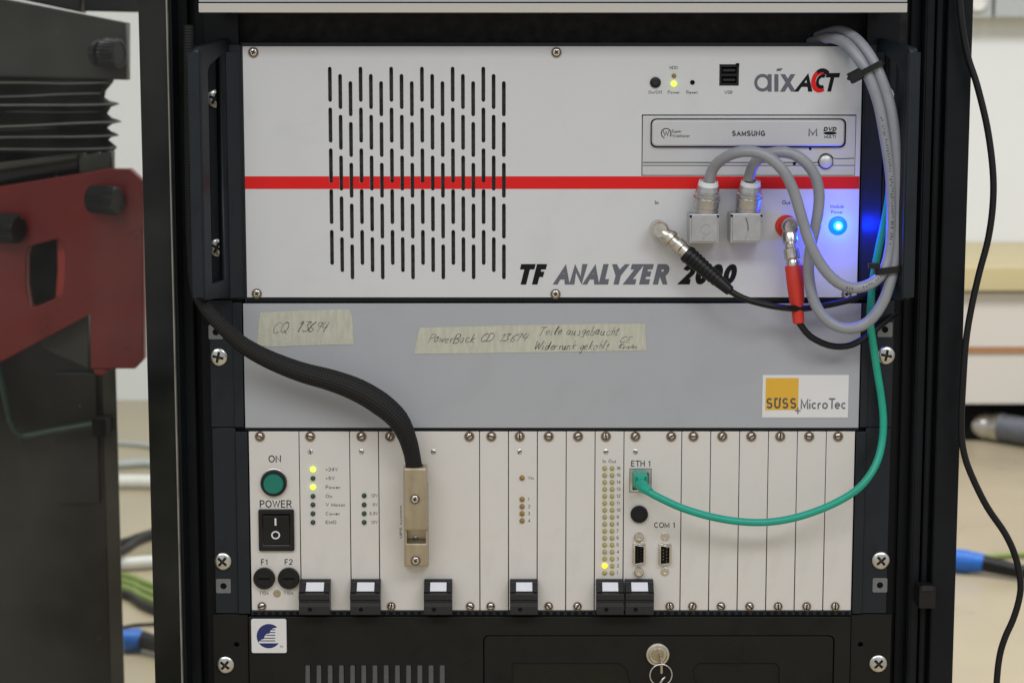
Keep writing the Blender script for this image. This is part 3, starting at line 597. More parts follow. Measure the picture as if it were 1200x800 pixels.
# ================================================================ TF analyser
tf = thing('analyzer_unit', 'light grey analyzer unit with red stripe, slotted vent and disc drive', 'instrument', P(647, 350, .1))
X0, Z0, X1, Z1 = box4(286.8, 54.5, 1007.6, 348.5)
slots = []; sw = 4.2 / 2 / 1655
for c in range(18):
    px = 387.8 + c * 11.92; top = 78.5 + (c % 3) * 8.45
    for k in range(5):
        xx = P(px, 200).x; za = P(px, top + k * 47.75).z - sw; zb = P(px, top + k * 47.75 + 41.2).z + sw
        slots.append([(xx + sw * math.cos(R(t)), za + sw * math.sin(R(t))) for t in (0, 45, 90, 135, 180)] + [(xx + sw * math.cos(R(t)), zb + sw * math.sin(R(t))) for t in (180, 225, 270, 315, 360)])
drv = prr(752, 134.5, 1003, 206.2); usb = prr(843, 75.6, 866, 100.7)
# stripe is a separate sheet of paint, so leave the slot cut through it as well
fp = plate('front_panel', rr(X0, Z0, X1, Z1), 0, .003, 'lightgrey', tf, slots + [drv, usb], 0.0002)
def clip_slots(za, zb):
    out = []
    for s in slots:
        lo, hi = min(p[1] for p in s), max(p[1] for p in s)
        if hi < za or lo > zb: continue
        xs = [p[0] for p in s]; out.append((min(xs), max(xs), lo + sw * .62 if lo > za else za, hi - sw * .62 if hi < zb else zb, lo, hi))
    return out
sz0, sz1 = P(600, 221.5).z, P(600, 206.7).z
# stripe pieces between the slots, so the slots stay open
cs = sorted(clip_slots(sz0, sz1)); bm = bmesh.new()
def quad(bm, xa, xb, za, zb, y):
    if xb - xa < 1e-6 or zb - za < 1e-6: return
    bm.faces.new([bm.verts.new(q) for q in ((xa, y, za), (xb, y, za), (xb, y, zb), (xa, y, zb))])
x = X0; cols = {}
for q in cs: cols.setdefault((round(q[0], 6), round(q[1], 6)), []).append(q)
for (xa, xb), qs in sorted(cols.items()):
    quad(bm, x, xa, sz0, sz1, -.0001); z = sz0
    for q in sorted(qs, key=lambda t: t[2]):
        quad(bm, xa, xb, z, q[2], -.0001); z = q[3]
    quad(bm, xa, xb, z, sz1, -.0001); x = xb
quad(bm, x, X1 - .0002, sz0, sz1, -.0001)
bm_finish('red_stripe', bm, 'red', tf)
box('vent_backing', P(375, 200).x, P(604, 200).x, .006, .008, P(600, 340).z, P(600, 66).z, 'filter', tf)
box('chassis', X0 + .004, X1 - .004, .0085, .36, Z0 + .002, Z1 - .002, 'black', tf)
box('bezel', X0 - .0012, X0 - .0002, -.0005, .004, Z0 - .003, Z1 + .002, 'slate', tf)
box('bezel', X0 - .001, X1 + .001, -.0005, .004, Z1 + .0003, Z1 + .0024, 'slate', tf)
box('bezel', X0 - .001, X1 + .001, -.0002, .004, Z0 - .0030, Z0 - .0004, 'black', tf)
for px, py in ((297, 61.5), (652, 61.5), (301, 344), (651, 344.5), (992, 344.5)): screw(SC_SMALL, px, py, tf)
# ears and handles
for s in (-1, 1):
    if s < 0: a, b = xr(246, 200), X0 - .0014
    else: a, b = X1 + .0012, xr(1047, 200)
    box('ear', a, b, .0005, .0055, Z0 - .001, Z1 + .001, 'slate', tf, .0004)
    # splayed handle plate with a long slot, a bar along its front edge
    rx = xr(266, 200) if s < 0 else xr(1029, 200)           # root on the ear
    fx = xr(231, 200, -.040) if s < 0 else xr(1066.5, 200, -.040)
    bm = bmesh.new()
    za, zb = P(600, 352, -.01).z, P(600, 45, -.01).z
    def hp(t, z, off):
        dirv = Vector((fx - rx, -.042, 0)); nn = Vector((dirv.y, -dirv.x, 0)).normalized(); p = Vector((rx, .0, 0)) + dirv * t + nn * off; return (p.x, p.y, z)
    ch = .009
    outer = [(0.0, za + .002), (0.94, za + .004), (1, za + .0065), (1, zb - ch), (.94, zb - ch + .003), (0.0, zb)]
    inner = [(.18, za + .014), (.70, za + .014), (.70, zb - .022), (.64, zb - .018), (.18, zb - .010)]
    # build by curve fill in the (t,z) plane, then map
    me = plate_mesh([(t, z) for t, z in outer], [[(t, z) for t, z in inner]], 0, .006, 0)
    for v in me.vertices:
        t, z = v.co.x, v.co.z; v.co = Vector(hp(t, z, (v.co.y - .003) * (1 if s < 0 else 1)))
    bmesh_ = bmesh.new(); bmesh_.from_mesh(me); bmesh.ops.remove_doubles(bmesh_, verts=bmesh_.verts, dist=1e-6); bm_finish('handle', bmesh_, 'slate', tf)
    d = Vector((fx - rx, -.042, 0)).normalized()
    c = Vector((fx, -.042, 0))
    extrude_z('handle_bar', [(c.x - .0042, c.y - .003), (c.x + .0042, c.y - .003), (c.x + .0042, c.y + .005), (c.x - .0042, c.y + .005)], za + .0062, zb - ch - .0005, 'slate', tf, .0009)
for s in (-1, 1):                                       # wedge added by each handle, tilted to catch the blue light
    f0, f1 = (xr(283, 200), xr(268, 200)) if s < 0 else (xr(1011, 200), xr(1030, 200))
    extrude_z('glow_wedge', [(f0, .0003), (f1, -.0120 if s > 0 else -.006), (f1, .0003)], Z0 + .0005, Z1 - .004, 'slate', tf, .0004)
for px, py in ((252, 116), (254.5, 290)): screw(SC_BIG, px, py, tf, .0005, rot=.5)
for px, py in ((1037, 112), (1035, 290)): screw(SC_BIG, px, py, tf, .0005, rot=.5)
# controls
def button(name, px, py, r, m, parent, h=.0012, y=0.0, ring=None):
    q = r / 1655; o = lathe(name, [(q, 0), (q, h * .8), (q * .9, h), (0, h)], P(px, py, y), FW, m, parent); return o
b = button('power_button', 768, 96.8, 6.2, 'plastic', tf); lathe('button_cap', [(.0022, .0012), (.0022, .0018), (.0018, .0021), (0, .0020)], P(768, 96.8), FW, 'plasticgrey', b)
led(789.8, 89, 2.6, 'led_amber', tf); led(789.6, 98.4, 3.3, 'led_lime', tf)
button('reset_button', 811.4, 96.8, 2.7, 'deep', tf, .0004)
up_ = pbox('usb_port', 843.4, 76, 865.6, 100.3, .0025, .02, 'deep', tf)
plate('port_shell', prr(843.3, 75.9, 865.7, 100.4), .0004, .002, 'plastic', up_, [prr(845.5, 78.5, 863.5, 86.8), prr(845.5, 89.5, 863.5, 98)])
for a in (82.6, 93.8): pbox('port_tongue', 847.5, a - 1.3, 861.5, a + 1.3, .001, .0026, 'plasticgrey', up_)
pbox('port_catch', 862.5, 74.3, 866.3, 77.5, -.0006, .0006, 'deep', up_)
for s, x_, y_ in (('HDD', 789.5, 79.5), ('On/Off', 768, 108.2), ('Power', 789.5, 108.2), ('Reset', 811, 108.2), ('USB', 853.8, 108.2)):
    textc(s, x_, y_, 3.8, 'faintink', tf)
# maker logo
text('A', 930.5, 86, 952.4, 107.6, 'blackink', tf, shear=.22, wt=.22, cond=.8, y=-.00022)
text('T', 967.5, 85.8, 984.4, 107.6, 'blackink', tf, shear=.25, wt=.24)
def arcp(cx, cy, ro, ri, a0, a1, sx=1, n=18, sh=0.0, y=-.0001):
    o = []
    for k in range(n + 1):
        t = R(a0 + (a1 - a0) * k / n); o.append((cx + (ro * math.cos(t)) * sx + sh * ro * math.sin(t), cy - ro * math.sin(t)))
    for k in range(n, -1, -1):
        t = R(a0 + (a1 - a0) * k / n); o.append((cx + (ri * math.cos(t)) * sx + sh * ri * math.sin(t), cy - ri * math.sin(t)))
    return ppoly(o, y)
def sheet(name, poly, m, parent, y): return plate(name, poly, y, .00006, m, parent)
sheet('logo_letter', arcp(893.6, 97.2, 10.4, 6.6, 0, 359.9, .94, 30), 'greyink', tf, -.00016)
sheet('logo_letter', ppoly([(899.6, 87.2), (904.2, 87.2), (904.2, 107.6), (899.6, 107.6)]), 'greyink', tf, -.00024)
sheet('logo_letter', ppoly([(907.4, 87.2), (912.2, 87.2), (912.2, 107.6), (907.4, 107.6)]), 'greyink', tf, -.00016)
sheet('logo_letter', ppoly([(910.8, 80.6), (917.4, 80.2), (914.6, 83.4), (909.6, 83.6)]), 'greyink', tf, -.00016)
sheet('logo_letter', ppoly([(914.4, 87.2), (920.0, 87.2), (932.6, 107.6), (927.0, 107.6)]), 'greyink', tf, -.00016)
sheet('logo_letter', ppoly([(926.4, 87.2), (932.0, 87.2), (919.6, 107.6), (914.0, 107.6)]), 'greyink', tf, -.00024)
sheet('logo_curve', arcp(962, 94.6, 14.2, 7.6, 58, 302, .80, sh=.15), 'red', tf, -.00016)
sheet('logo_curve', arcp(962, 94.6, 14.3, 9.8, 42, 128, .80, sh=.15), 'blackink', tf, -.00026)
sheet('logo_curve', arcp(963.2, 95.6, 8.6, 4.6, 60, 300, .80, sh=.15), 'blackink', tf, -.00034)
sheet('logo_bar', ppoly([(967.5, 81), (971.5, 83.5), (969.5, 88.5), (965, 86)]), 'blackink', tf, -.0003)
text('TF', 609.2, 309.4, 641.2, 333.4, 'blackink', tf, shear=.24, wt=.265, sp_=.325, cond=.70)
text('ANALYZER', 647.6, 309.4, 784.5, 333.4, 'greyink', tf, shear=.24, wt=.265, sp_=.325, cond=.70)
text('2000', 793.4, 309.4, 863.6, 333.4, 'blackink', tf, shear=.24, wt=.265, sp_=.325, cond=.70)
textc('In', 769.6, 237.2, 4.6, 'blackink', tf); textc('Out', 921.6, 237.2, 4.6, 'blackink', tf)
textc('Module', 981, 241.8, 3.8, 'faintink', tf); textc('Power', 981, 248.4, 3.8, 'faintink', tf)
# blue lamp with its own light
LB = P(981.8, 264.6)
lb = lathe('blue_lamp', [(.0036, 0), (.0036, .0020), (.0032, .0031), (.0020, .0038), (0, .0040)], LB, FW, 'led_blue', tf)
lathe('lamp_halo', [(.0037, 0), (.0038, .0012), (.0044, .0016), (.0056, .0012), (.0066, 0)], LB, FW, 'led_blue_halo', lb)  # glowing ring added in place of the bloom around the lamp
lathe('lamp_core', [(.0019, .0037), (.0017, .0043), (.0009, .0046), (0, .0047)], LB, FW, 'led_core', lb, 16)
pl = bpy.data.lights.new('blue_glow', 'POINT'); pl.energy = 0.13; pl.color = (0.0, 0.02, 1.0); pl.shadow_soft_size = .0012
po = bpy.data.objects.new('blue_glow', pl); C.objects.link(po); po.location = LB + Vector((0, -.0062, 0)); attach(po, tf)
# optical drive
dv = pbox('optical_drive', 752.9, 135.9, 1002.3, 205.4, .0008, .15, 'silver', tf, .0004)
tr = plate('tray_front', prr(764, 140.5, 990, 171.6, -.0026, .0034), -.0026, .0034, 'silver', dv, (), .0011)
plate('tray_gap', prr(762.4, 139.0, 991.6, 173.2, 0, .0038), .0005, .0004, 'blackink', dv, [prr(765.5, 141.8, 988.5, 170.4, 0, .0026)])
pbox('groove', 753.5, 190.0, 960, 190.9, .0004, .0009, 'faintink', dv)
pbox('groove', 753.5, 193.6, 1001.5, 194.2, .0004, .0009, 'faintink', dv)
tube('groove', [P(958, 190.5, .0007), P(962, 182.5, .0007), P(968, 180.0, .0007), P(974, 182.5, .0007), P(979, 186, .0007), P(1001, 185.6, .0007)], .0003, 'faintink', dv, 6, .001)
eb = lathe('eject_button', [(.0046, 0), (.0046, .0018), (.0041, .0028), (.0028, .0035), (0, .0038)], P(967.5, 189.4, .0008), FW, 'silver', dv)
lathe('button_gap', [(.0053, .0001), (.0053, .0006), (.0047, .0006)], P(967.5, 189.4, .0008), FW, 'plasticgrey', eb)
button('emergency_hole', 949.5, 174.6, 1.4, 'deep', dv, .0002, .0006); button('drive_light', 931, 191.6, 1.8, 'deep', dv, .0003, .0004)
ty = -.00275
text('SAMSUNG', 858, 153.3, 896.4, 159.6, 'blackink', tr, ty, wt=.2, sp_=.36)
sheet('disc_logo', arcp(780.6, 156.4, 6.2, 5.2, -40, 250, y=ty), 'blackink', tr, ty)
text('W', 776.8, 153.4, 784.4, 159.8, 'blackink', tr, ty); text('Super', 787, 151.8, 798.6, 156.4, 'greyink', tr, ty, shear=.2, bold=.02)
text('WriteMaster', 787, 157.2, 808.5, 161, 'faintink', tr, ty, shear=.2)
text('M', 947.4, 150.2, 957.8, 159.6, 'greyink', tr, ty)
text('DVD', 965, 149, 980.4, 154, 'blackink', tr, ty, shear=.2, bold=.05)
sheet('disc_logo', [(P(972.7, 157, ty).x + .0046 * math.cos(2 * math.pi * k / 24), P(972.7, 156.2, ty).z + .0011 * math.sin(2 * math.pi * k / 24)) for k in range(24)], 'blackink', tr, ty)
text('MULTI', 966, 158.6, 979.5, 162.0, 'greyink', tr, ty, bold=.04)
# sockets of the two coax inputs
for px, py, m in ((771.5, 267.5, 'nickel'), (921.4, 265, 'boot_red')):
    r = .0062 if m == 'nickel' else .0078
    lathe('coax_socket', [(r, 0), (r, .0012), (r * .93, .0018), (.0052, .0018), (.0052, .0055), (0, .0055)], P(px, py), FW, m, tf, 28)

# ================================================================ mid-grey unit
mg = thing('blank_drawer_unit', 'plain mid grey front panel with masking tape notes and a logo sticker', 'panel', P(647, 500, .1))
gx = box4(286.2, 355.5, 1007.6, 501.0)
plate('front_panel', rr(*gx), -.0005, .003, 'midgrey', mg, (), .0003)
box('lower_edge', gx[0], gx[2], .0002, .003, gx[1] - .0022, gx[1] - .0002, 'black', mg)
box('chassis', gx[0] + .004, gx[2] - .004, .003, .3, gx[1] + .001, gx[3] - .001, 'black', mg)
for s in (-1, 1):
    a, b_ = (xr(246.5, 430), xr(273.5, 430)) if s < 0 else (xr(1018, 430), xr(1046.5, 430))
    box('ear', a, b_, .001, .0055, gx[1] + .0005, gx[3] + .002, 'slate', mg)
    a, b_ = (xr(273.8, 430), xr(284.8, 430)) if s < 0 else (xr(1009, 430), xr(1017.6, 430))
    box('ear_lip', a, b_, -.0005, .0055, gx[1] + .0005, gx[3] + .0005, 'slate', mg, .0004)
st = plate('logo_sticker', prr(893.3, 439, 994, 488.8), -.0008, .00025, 'sticker', mg)
sheet('logo_square', prr(897, 442.6, 935.4, 480), 'orange', st, -.00092)
text('SUSS', 898.2, 466, 933.2, 478.6, 'faintink', st, -.00105, wt=.17, sp_=.34, cond=.8)
for q in (909.2, 913.2): sheet('letter_dot', ppoly([(q, 465.6), (q + 2, 465.6), (q + 2, 468), (q, 468)]), 'faintink', st, -.00105)
text('MicroTec', 938.4, 466.4, 991, 479, 'greyink', st, -.00105, wt=.13, sp_=.24, cond=.92)
sheet('logo_cross', ppoly([(934.2, 477), (935.4, 477), (935.4, 480.2), (938, 480.2), (938, 481.2), (935.4, 481.2), (935.4, 484.5), (934.2, 484.5), (934.2, 481.2), (931.5, 481.2), (931.5, 480.2), (934.2, 480.2)]), 'greyink', st, -.00115)
# masking tape with hand writing
def tape(pts):
    o = plate('masking_tape', ppoly(pts, -.0007), -.0008, .00022, 'tape', mg); return o
t1 = tape([(304.6, 366), (330, 364.6), (370, 363.4), (407, 362), (410, 364.5), (412.6, 371), (413.6, 386), (415, 403.2), (390, 403.8), (350, 405), (317, 406.2), (301.2, 404.4), (302.6, 386)])
t2 = tape([(492, 383.8), (540, 382.6), (600, 381.2), (680, 379.6), (756, 379), (756.6, 392), (757.6, 410.2), (700, 411.6), (620, 412.8), (560, 413.8), (485, 414.6), (488, 400)])
G = {  # single-stroke pen letters: strokes in a unit box, x-height .55
 'P': [[(.05, 0), (.12, 1)], [(.1, .95), (.45, .95), (.55, .75), (.4, .52), (.1, .5)]], 'B': [[(.05, 0), (.12, 1), (.5, .95), (.5, .6), (.15, .52), (.55, .4), (.5, .05), (.05, 0)]],
 'C': [[(.6, .85), (.35, 1), (.08, .6), (.12, .15), (.35, 0), (.62, .15)]], 'D': [[(.05, 0), (.12, 1), (.5, .9), (.62, .5), (.45, .1), (.05, 0)]],
 'Q': [[(.5, .95), (.15, .8), (.1, .2), (.45, .05), (.68, .45), (.55, .9), (.3, .95)], [(.4, .25), (.75, -.1)]], 'T': [[(.0, .95), (.65, 1)], [(.35, .98), (.25, 0)]],
 'W': [[(.0, .9), (.1, 0), (.35, .7), (.5, 0), (.8, 1)]], 'E': [[(.55, .9), (.2, .95), (.1, .6), (.4, .52), (.08, .4), (.15, .05), (.5, .05)]], 'K': [[(.1, 0), (.15, 1)], [(.55, .9), (.15, .45), (.55, 0)]],
 'o': [[(.3, .55), (.08, .35), (.15, .02), (.4, .1), (.42, .42), (.28, .55), (.5, .5)]], 'w': [[(.0, .5), (.08, .02), (.25, .4), (.35, .02), (.52, .55)]],
 'e': [[(.05, .28), (.38, .35), (.3, .55), (.08, .35), (.15, .02), (.45, .12)]], 'r': [[(.05, .5), (.1, 0), (.15, .4), (.38, .52)]], 'a': [[(.4, .5), (.15, .5), (.08, .1), (.3, .05), (.42, .5), (.4, .05), (.52, .05)]],
 'c': [[(.4, .48), (.15, .5), (.08, .15), (.25, 0), (.48, .12)]], 'k': [[(.05, 0), (.15, 1)], [(.42, .52), (.12, .25), (.45, 0)]], 'i': [[(.1, .5), (.08, .05), (.25, .05)], [(.14, .75), (.15, .8)]],
 'l': [[(.05, .1), (.25, .95), (.15, .95), (.1, .1), (.28, .08)]], 's': [[(.35, .5), (.12, .45), (.32, .18), (.22, .0), (.02, .05)]], 'u': [[(.02, .5), (.08, .05), (.3, .1), (.36, .5), (.34, .05), (.5, .05)]],
 'g': [[(.4, .5), (.15, .5), (.1, .15), (.3, .1), (.42, .5), (.35, -.3), (.1, -.3)]], 'b': [[(.05, 1), (.08, .02), (.35, .05), (.4, .4), (.1, .4)]], 'h': [[(.05, 0), (.12, 1)], [(.08, .3), (.28, .52), (.35, .4), (.36, 0)]],
 'n': [[(.05, 0), (.08, .5)], [(.08, .35), (.28, .52), (.34, .3), (.36, .02), (.48, .05)]], 'd': [[(.4, .45), (.12, .45), (.08, .08), (.32, .08), (.45, 1), (.42, .05)]], 't': [[(.2, .85), (.12, .08), (.32, .05)], [(.02, .55), (.36, .58)]],
 '1': [[(.05, .75), (.25, 1), (.18, 0)]], '3': [[(.05, .95), (.42, .95), (.2, .6), (.42, .35), (.3, .02), (.0, .08)]], '6': [[(.42, 1), (.12, .55), (.1, .1), (.35, .02), (.42, .3), (.15, .4)]],
 '9': [[(.42, .85), (.15, .95), (.12, .6), (.38, .6), (.44, .95), (.3, 0)]], '4': [[(.2, 1), (.05, .45), (.5, .48)], [(.45, .95), (.35, 0)]], ' ': []}
def write(s, px0, py0, px1, py1, parent, pen=.9):
    wid = {c: (max([p[0] for st_ in G[c] for p in st_] + [.3]) + .1) for c in set(s)}; tot = sum(wid[c] for c in s)
    x_ = 0; vv = []; ff = []; yy = -.00088
    k = (px1 - px0) / tot; hgt = py1 - py0; hw = pen / 2 / 1655
    for c in s:
        jx, jy = random.uniform(-.07, .07), random.uniform(-.09, .09)
        for st_ in G[c]:
            pr_ = random.uniform(.6, 1.2)
            pts = [(px0 + (x_ + (a + jx + .42 * b_)) * k, py1 - (b_ + jy) * hgt) for a, b_ in st_]
            ws = [P(a, b_, yy) for a, b_ in pts]; ws = [q for q, _ in spline(ws, .0009)] if len(ws) > 2 else ws
            for i, q in enumerate(ws):
                tg = (ws[min(i + 1, len(ws) - 1)] - ws[max(i - 1, 0)]).normalized(); nn = Vector((-tg.z, 0, tg.x)) * hw * pr_ * random.uniform(.6, 1.2)
                vv += [q + nn, q - nn]
                if i: m_ = len(vv); ff.append((m_ - 4, m_ - 3, m_ - 1, m_ - 2))
        x_ += wid[c]
    me = bpy.data.meshes.new('handwriting'); me.from_pydata(vv, [], ff); return finish('handwriting', me, 'ink', parent)
write('CQ', 318.5, 376.5, 338, 389.5, t1, .8); write('13694', 347.5, 376.5, 383, 388.5, t1, 1.2)
write('PowerBack', 500.5, 391, 556, 401.5, t2); write('CD', 561, 391, 578, 400.5, t2); write('13694', 584, 390.5, 617.5, 399.5, t2)
write('Teile ausgebaucht', 630.5, 382.5, 725, 392.5, t2); write('Widerrunk gekohlt', 625.5, 399.5, 713, 409.5, t2)
write('CE', 725, 394, 739, 401, t2); write('Krahn', 723, 403, 747, 408.5, t2)

# ================================================================ subrack and its modules
sr = thing('module_subrack', 'slate metal subrack frame holding the row of plug-in modules', 'subrack', P(647, 718, .1))
sz_t, sz_b = P(600, 505.4).z, P(600, 714.6).z
sx0, sx1 = P(292.8, 610).x, P(1000.0, 610).x
for s in (-1, 1):
    a, b_ = (xr(250.5, 610), xr(277.5, 610)) if s < 0 else (xr(1012.5, 610), xr(1041.5, 610))
    plate('ear', rr(a, P(600, 718.5).z, b_, gx[1] - .0003), .001, .0045, 'slate', sr, (), .0003)
    a, b_ = (xr(277.9, 610), sx0 - .0006) if s < 0 else (sx1 + .0006, xr(1012.1, 610))
    box('side_plate', a, b_, -.0015, .02, P(600, 718).z, gx[1] - .0027, 'slate', sr, .0005)
box('top_rail', sx0, sx1, .001, .02, sz_t + .0006, gx[1] - .0027, 'black', sr)
zr0, zr1 = P(600, 720).z, sz_b - .0004
box('bottom_rail', sx0, sx1, -.001, .02, zr0, zr1, 'slate', sr, .0004)
zz = (zr0 + zr1) / 2
nt_ = 0; bm = bmesh.new(); x = sx0 + .003
while x < sx1 - .003:
    r_ = bmesh.ops.create_cube(bm, size=1)
    for v in r_['verts']: v.co = Vector((x + v.co.x * .0028, -.0013 + v.co.y * .0006, zz + v.co.z * .0016))
    x += .00508
tp = bm_finish('rail_perforation', bm, 'deep', sr); tp['kind'] = 'stuff'
box('inner_frame', sx0, sx1, .0215, .2, sz_b, sz_t, 'deep', sr)
HP = (sx1 - sx0) / 84
def hz_(px): return P(px, 610).x
def lever(parent, px0, px1):
    a, b_ = P(px0, 700, -.012).x + .0004, P(px1, 700, -.012).x - .0004; z = lambda py, y=0: P(600, py, y).z
    z2 = z(694, -.012)
    prof = [(-.0003, z(677.5)), (-.003, z(677.8)), (-.0045, z(681.2, -.004)), (-.011, z2), (-.0135, z2 - .0008), (-.0135, z2 - .0050), (-.0115, z2 - .0056), (-.0115, z2 - .0085), (-.0130, z2 - .0092), (-.0130, z(720, -.0128)), (-.0018, z(720, -.0128)), (-.0003, z(716))]
    o = extrude_x('ejector_lever', prof, a, b_, 'plasticgrey', parent, .0003)
    # label strip lying on the slanted face, between raised cheeks
    p0 = Vector((0, -.0047, z(681.6, -.004))); p1 = Vector((0, -.0108, z2 + .0002)); dd = (p1 - p0).normalized(); nn = Vector((0, dd.z, -dd.y)); nn = nn if nn.y < 0 else -nn
    w = b_ - a; m0, m1 = a + w * .22, b_ - w * .20
    me = bpy.data.meshes.new('lever_label'); q0, q1 = p0 + nn * .0004 + dd * .0003, p1 + nn * .0004 - dd * .0003
    me.from_pydata([(m0, q0.y, q0.z), (m1, q0.y, q0.z), (m1, q1.y, q1.z), (m0, q1.y, q1.z)], [], [(0, 1, 2, 3)]); finish('lever_label', me, 'white_label', o)
    for c0, c1 in ((a + .0002, a + w * .19), (b_ - w * .17, b_ - .0002)):
        extrude_x('lever_cheek', [(-.0046, z(680.8, -.004)), (-.0066, z(681.0, -.004)), (-.0125, z2 + .0006), (-.0112, z2 - .0004)], c0, c1, 'plasticgrey', o, .0002)
    lathe('lever_pin', [(.0015, 0), (.0015, .0003), (0, .0003)], Vector((a + w * .36, -.0130, z2 - .0120)), FW, 'deep', o, 14)
    return o
def module(name, label, hp0, hp1, holes=(), cat='module', group=None, tops=(), bots=(), grub=None, lev=None):
    xa, xb = sx0 + hp0 * HP + .00032, sx0 + hp1 * HP - .00032
    t = thing(name, label, cat, ((xa + xb) / 2, .001, sz_b), group)
    plate('front_plate', rr(xa, sz_b, xb, sz_t), 0, .0025, 'anod', t, holes, .00018)
    for q in tops: screw(SC_MOD, q, 511, t)
    for q in bots: screw(SC_MODB, q, 709.8, t)
    if grub: screw(SC_TINY, grub, 529, t)
    if lev: lever(t, *lev)
    return t
m1 = module('power_module', 'module with green ON button, black POWER rocker and two fuse holders', 0, 7, tops=(304.6,), bots=(307,))
m2 = module('status_module', 'module with seven status lights from +24V to EMO, two lit lime', 7, 14, tops=(363.6,), grub=363.6, lev=(349.5, 387))
m3 = module('voltage_module', 'narrow module with four dark voltage lights marked 12V to 5V', 14, 18, tops=(423.5,), grub=423.6, lev=(409.6, 446))
m4 = module('supply_module', 'wide module with brass plug and braided cable entering it', 18, 32, tops=(457, 550), bots=(458.6, 551), grub=508, lev=(496, 530.3))
m5 = module('blank_module', 'blank narrow module beside the wide module with the brass plug', 32, 36, group='blank subrack modules', tops=(575.8,), bots=(575,))
m6 = module('channel_module', 'narrow module with five amber lights numbered one to four', 36, 40, tops=(609,), grub=609, lev=(597, 631))
m7 = module('blank_module', 'blank narrow module beside the module with five amber lights', 40, 44, group='blank subrack modules', tops=(643,), bots=(643,))
m8 = module('blank_module', 'blank narrow module beside the In Out light matrix module', 44, 48, group='blank subrack modules', tops=(677.4,), bots=(676.7,))
m9 = module('input_output_module', 'narrow In Out module with two columns of sixteen lights, one lit yellow', 48, 52, tops=(710,), grub=710, lev=(698.4, 731.8))
m10 = module('processor_module', 'ETH 1 module with network socket, round cap and two serial sockets', 52, 60, holes=[prr(739.5, 550.5, 761.5, 574.5)], tops=(744.6, 786.6), bots=(784.8,), grub=744.6, lev=(732.2, 767))
ords = ['first blank module next to the ETH 1 module', 'second blank module counting from the ETH 1 module', 'third blank module counting from the ETH 1 module', 'fourth blank module counting from the ETH 1 module', 'fifth blank module counting from the ETH 1 module', 'last blank module, against the slate side plate of the subrack']
for i in range(6):
    module('blank_module', ords[i], 60 + 4 * i, 64 + 4 * i, group='blank subrack modules', tops=(812.6 + 33.9 * i,), bots=(811.4 + 33.45 * i,))
# power module
text('ON', 314.6, 533.2, 329.2, 541.6, 'blackink', m1)
ob = lathe('on_button', [(.0093, 0), (.0093, .0022), (.0088, .0032), (.0074, .0034), (.0073, .0026)], P(321, 565.6), FW, 'plastic', m1, 36)
lathe('button_lens', [(.0072, .0010), (.0072, .0040), (.0066, .0047), (0, .0049)], P(321, 565.6), FW, 'btn_green', ob, 36)
lathe('button_washer', [(.0093, 0), (.0098, .0004), (.0093, .0006)], P(321, 564.6), FW, 'steel', ob, 36)
text('POWER', 304.4, 585.8, 342, 594.4, 'blackink', m1)
rs = plate('rocker_switch', prr(303.4, 596, 345, 644.6, 0, .0012), -.0024, .0024, 'plastic', m1, [prr(308.4, 601.5, 340, 639)], .0005)
xa, za, xb, zb = box4(308.8, 602, 339.6, 638.6)
zm = (za + zb) / 2
extrude_x('rocker', [(.0, za), (.0, zb), (-.0042, zb - .0006), (-.0022, zm), (-.0012, za + .0006)], xa, xb, 'plastic', rs, .0003)
me = bpy.data.meshes.new('mark')
def on_rocker(px, py):
    q = P(px, py, -.003); t = (q.z - zm) / (zb - .0006 - zm) if q.z > zm else (q.z - zm) / (za + .0006 - zm)
    yv = -.0022 + ((-.0020) * t if q.z > zm else .0010 * t); return Vector((q.x, yv - .00015, q.z))
me.from_pydata([on_rocker(*q) for q in ((321.9, 606.6), (324, 606.6), (324, 615.4), (321.9, 615.4))], [], [(0, 1, 2, 3)]); finish('rocker_mark', me, 'white_label', rs)
nn_ = 24; vv = [on_rocker(322.8 + 5.2 * math.cos(2 * math.pi * k / nn_), 627 + 4.9 * math.sin(2 * math.pi * k / nn_)) for k in range(nn_)] + [on_rocker(322.8 + 3.6 * math.cos(2 * math.pi * k / nn_), 627 + 3.3 * math.sin(2 * math.pi * k / nn_)) for k in range(nn_)]
me = bpy.data.meshes.new('mark'); me.from_pydata(vv, [], [(k, (k + 1) % nn_, nn_ + (k + 1) % nn_, nn_ + k) for k in range(nn_)]); finish('rocker_mark', me, 'white_label', rs)
for px, s in ((310, 'F1'), (338.7, 'F2')):
    textc(s, px - .4, 658, 6.6, 'blackink', m1)
    f = lathe('fuse_holder', [(.0077, 0), (.0077, .0030), (.0071, .0037), (.0056, .0037), (.0054, .0030), (0, .0030)], P(px, 676.6), FW, 'plastic', m1, 32)
    c = P(px, 676.6); box('fuse_slot', c.x - .0042, c.x + .0042, -.0034, -.0030, c.z - .0006, c.z + .0006, 'deep', f)
    textc('T10A', px - .5, 694.6, 3.8, 'faintink', m1)
lathe('test_point', [(.0028, 0), (.0028, .0002), (.0020, .0003), (.0012, .0002), (0, .0002)], P(324.6, 695), FW, 'brass', m1, 20)
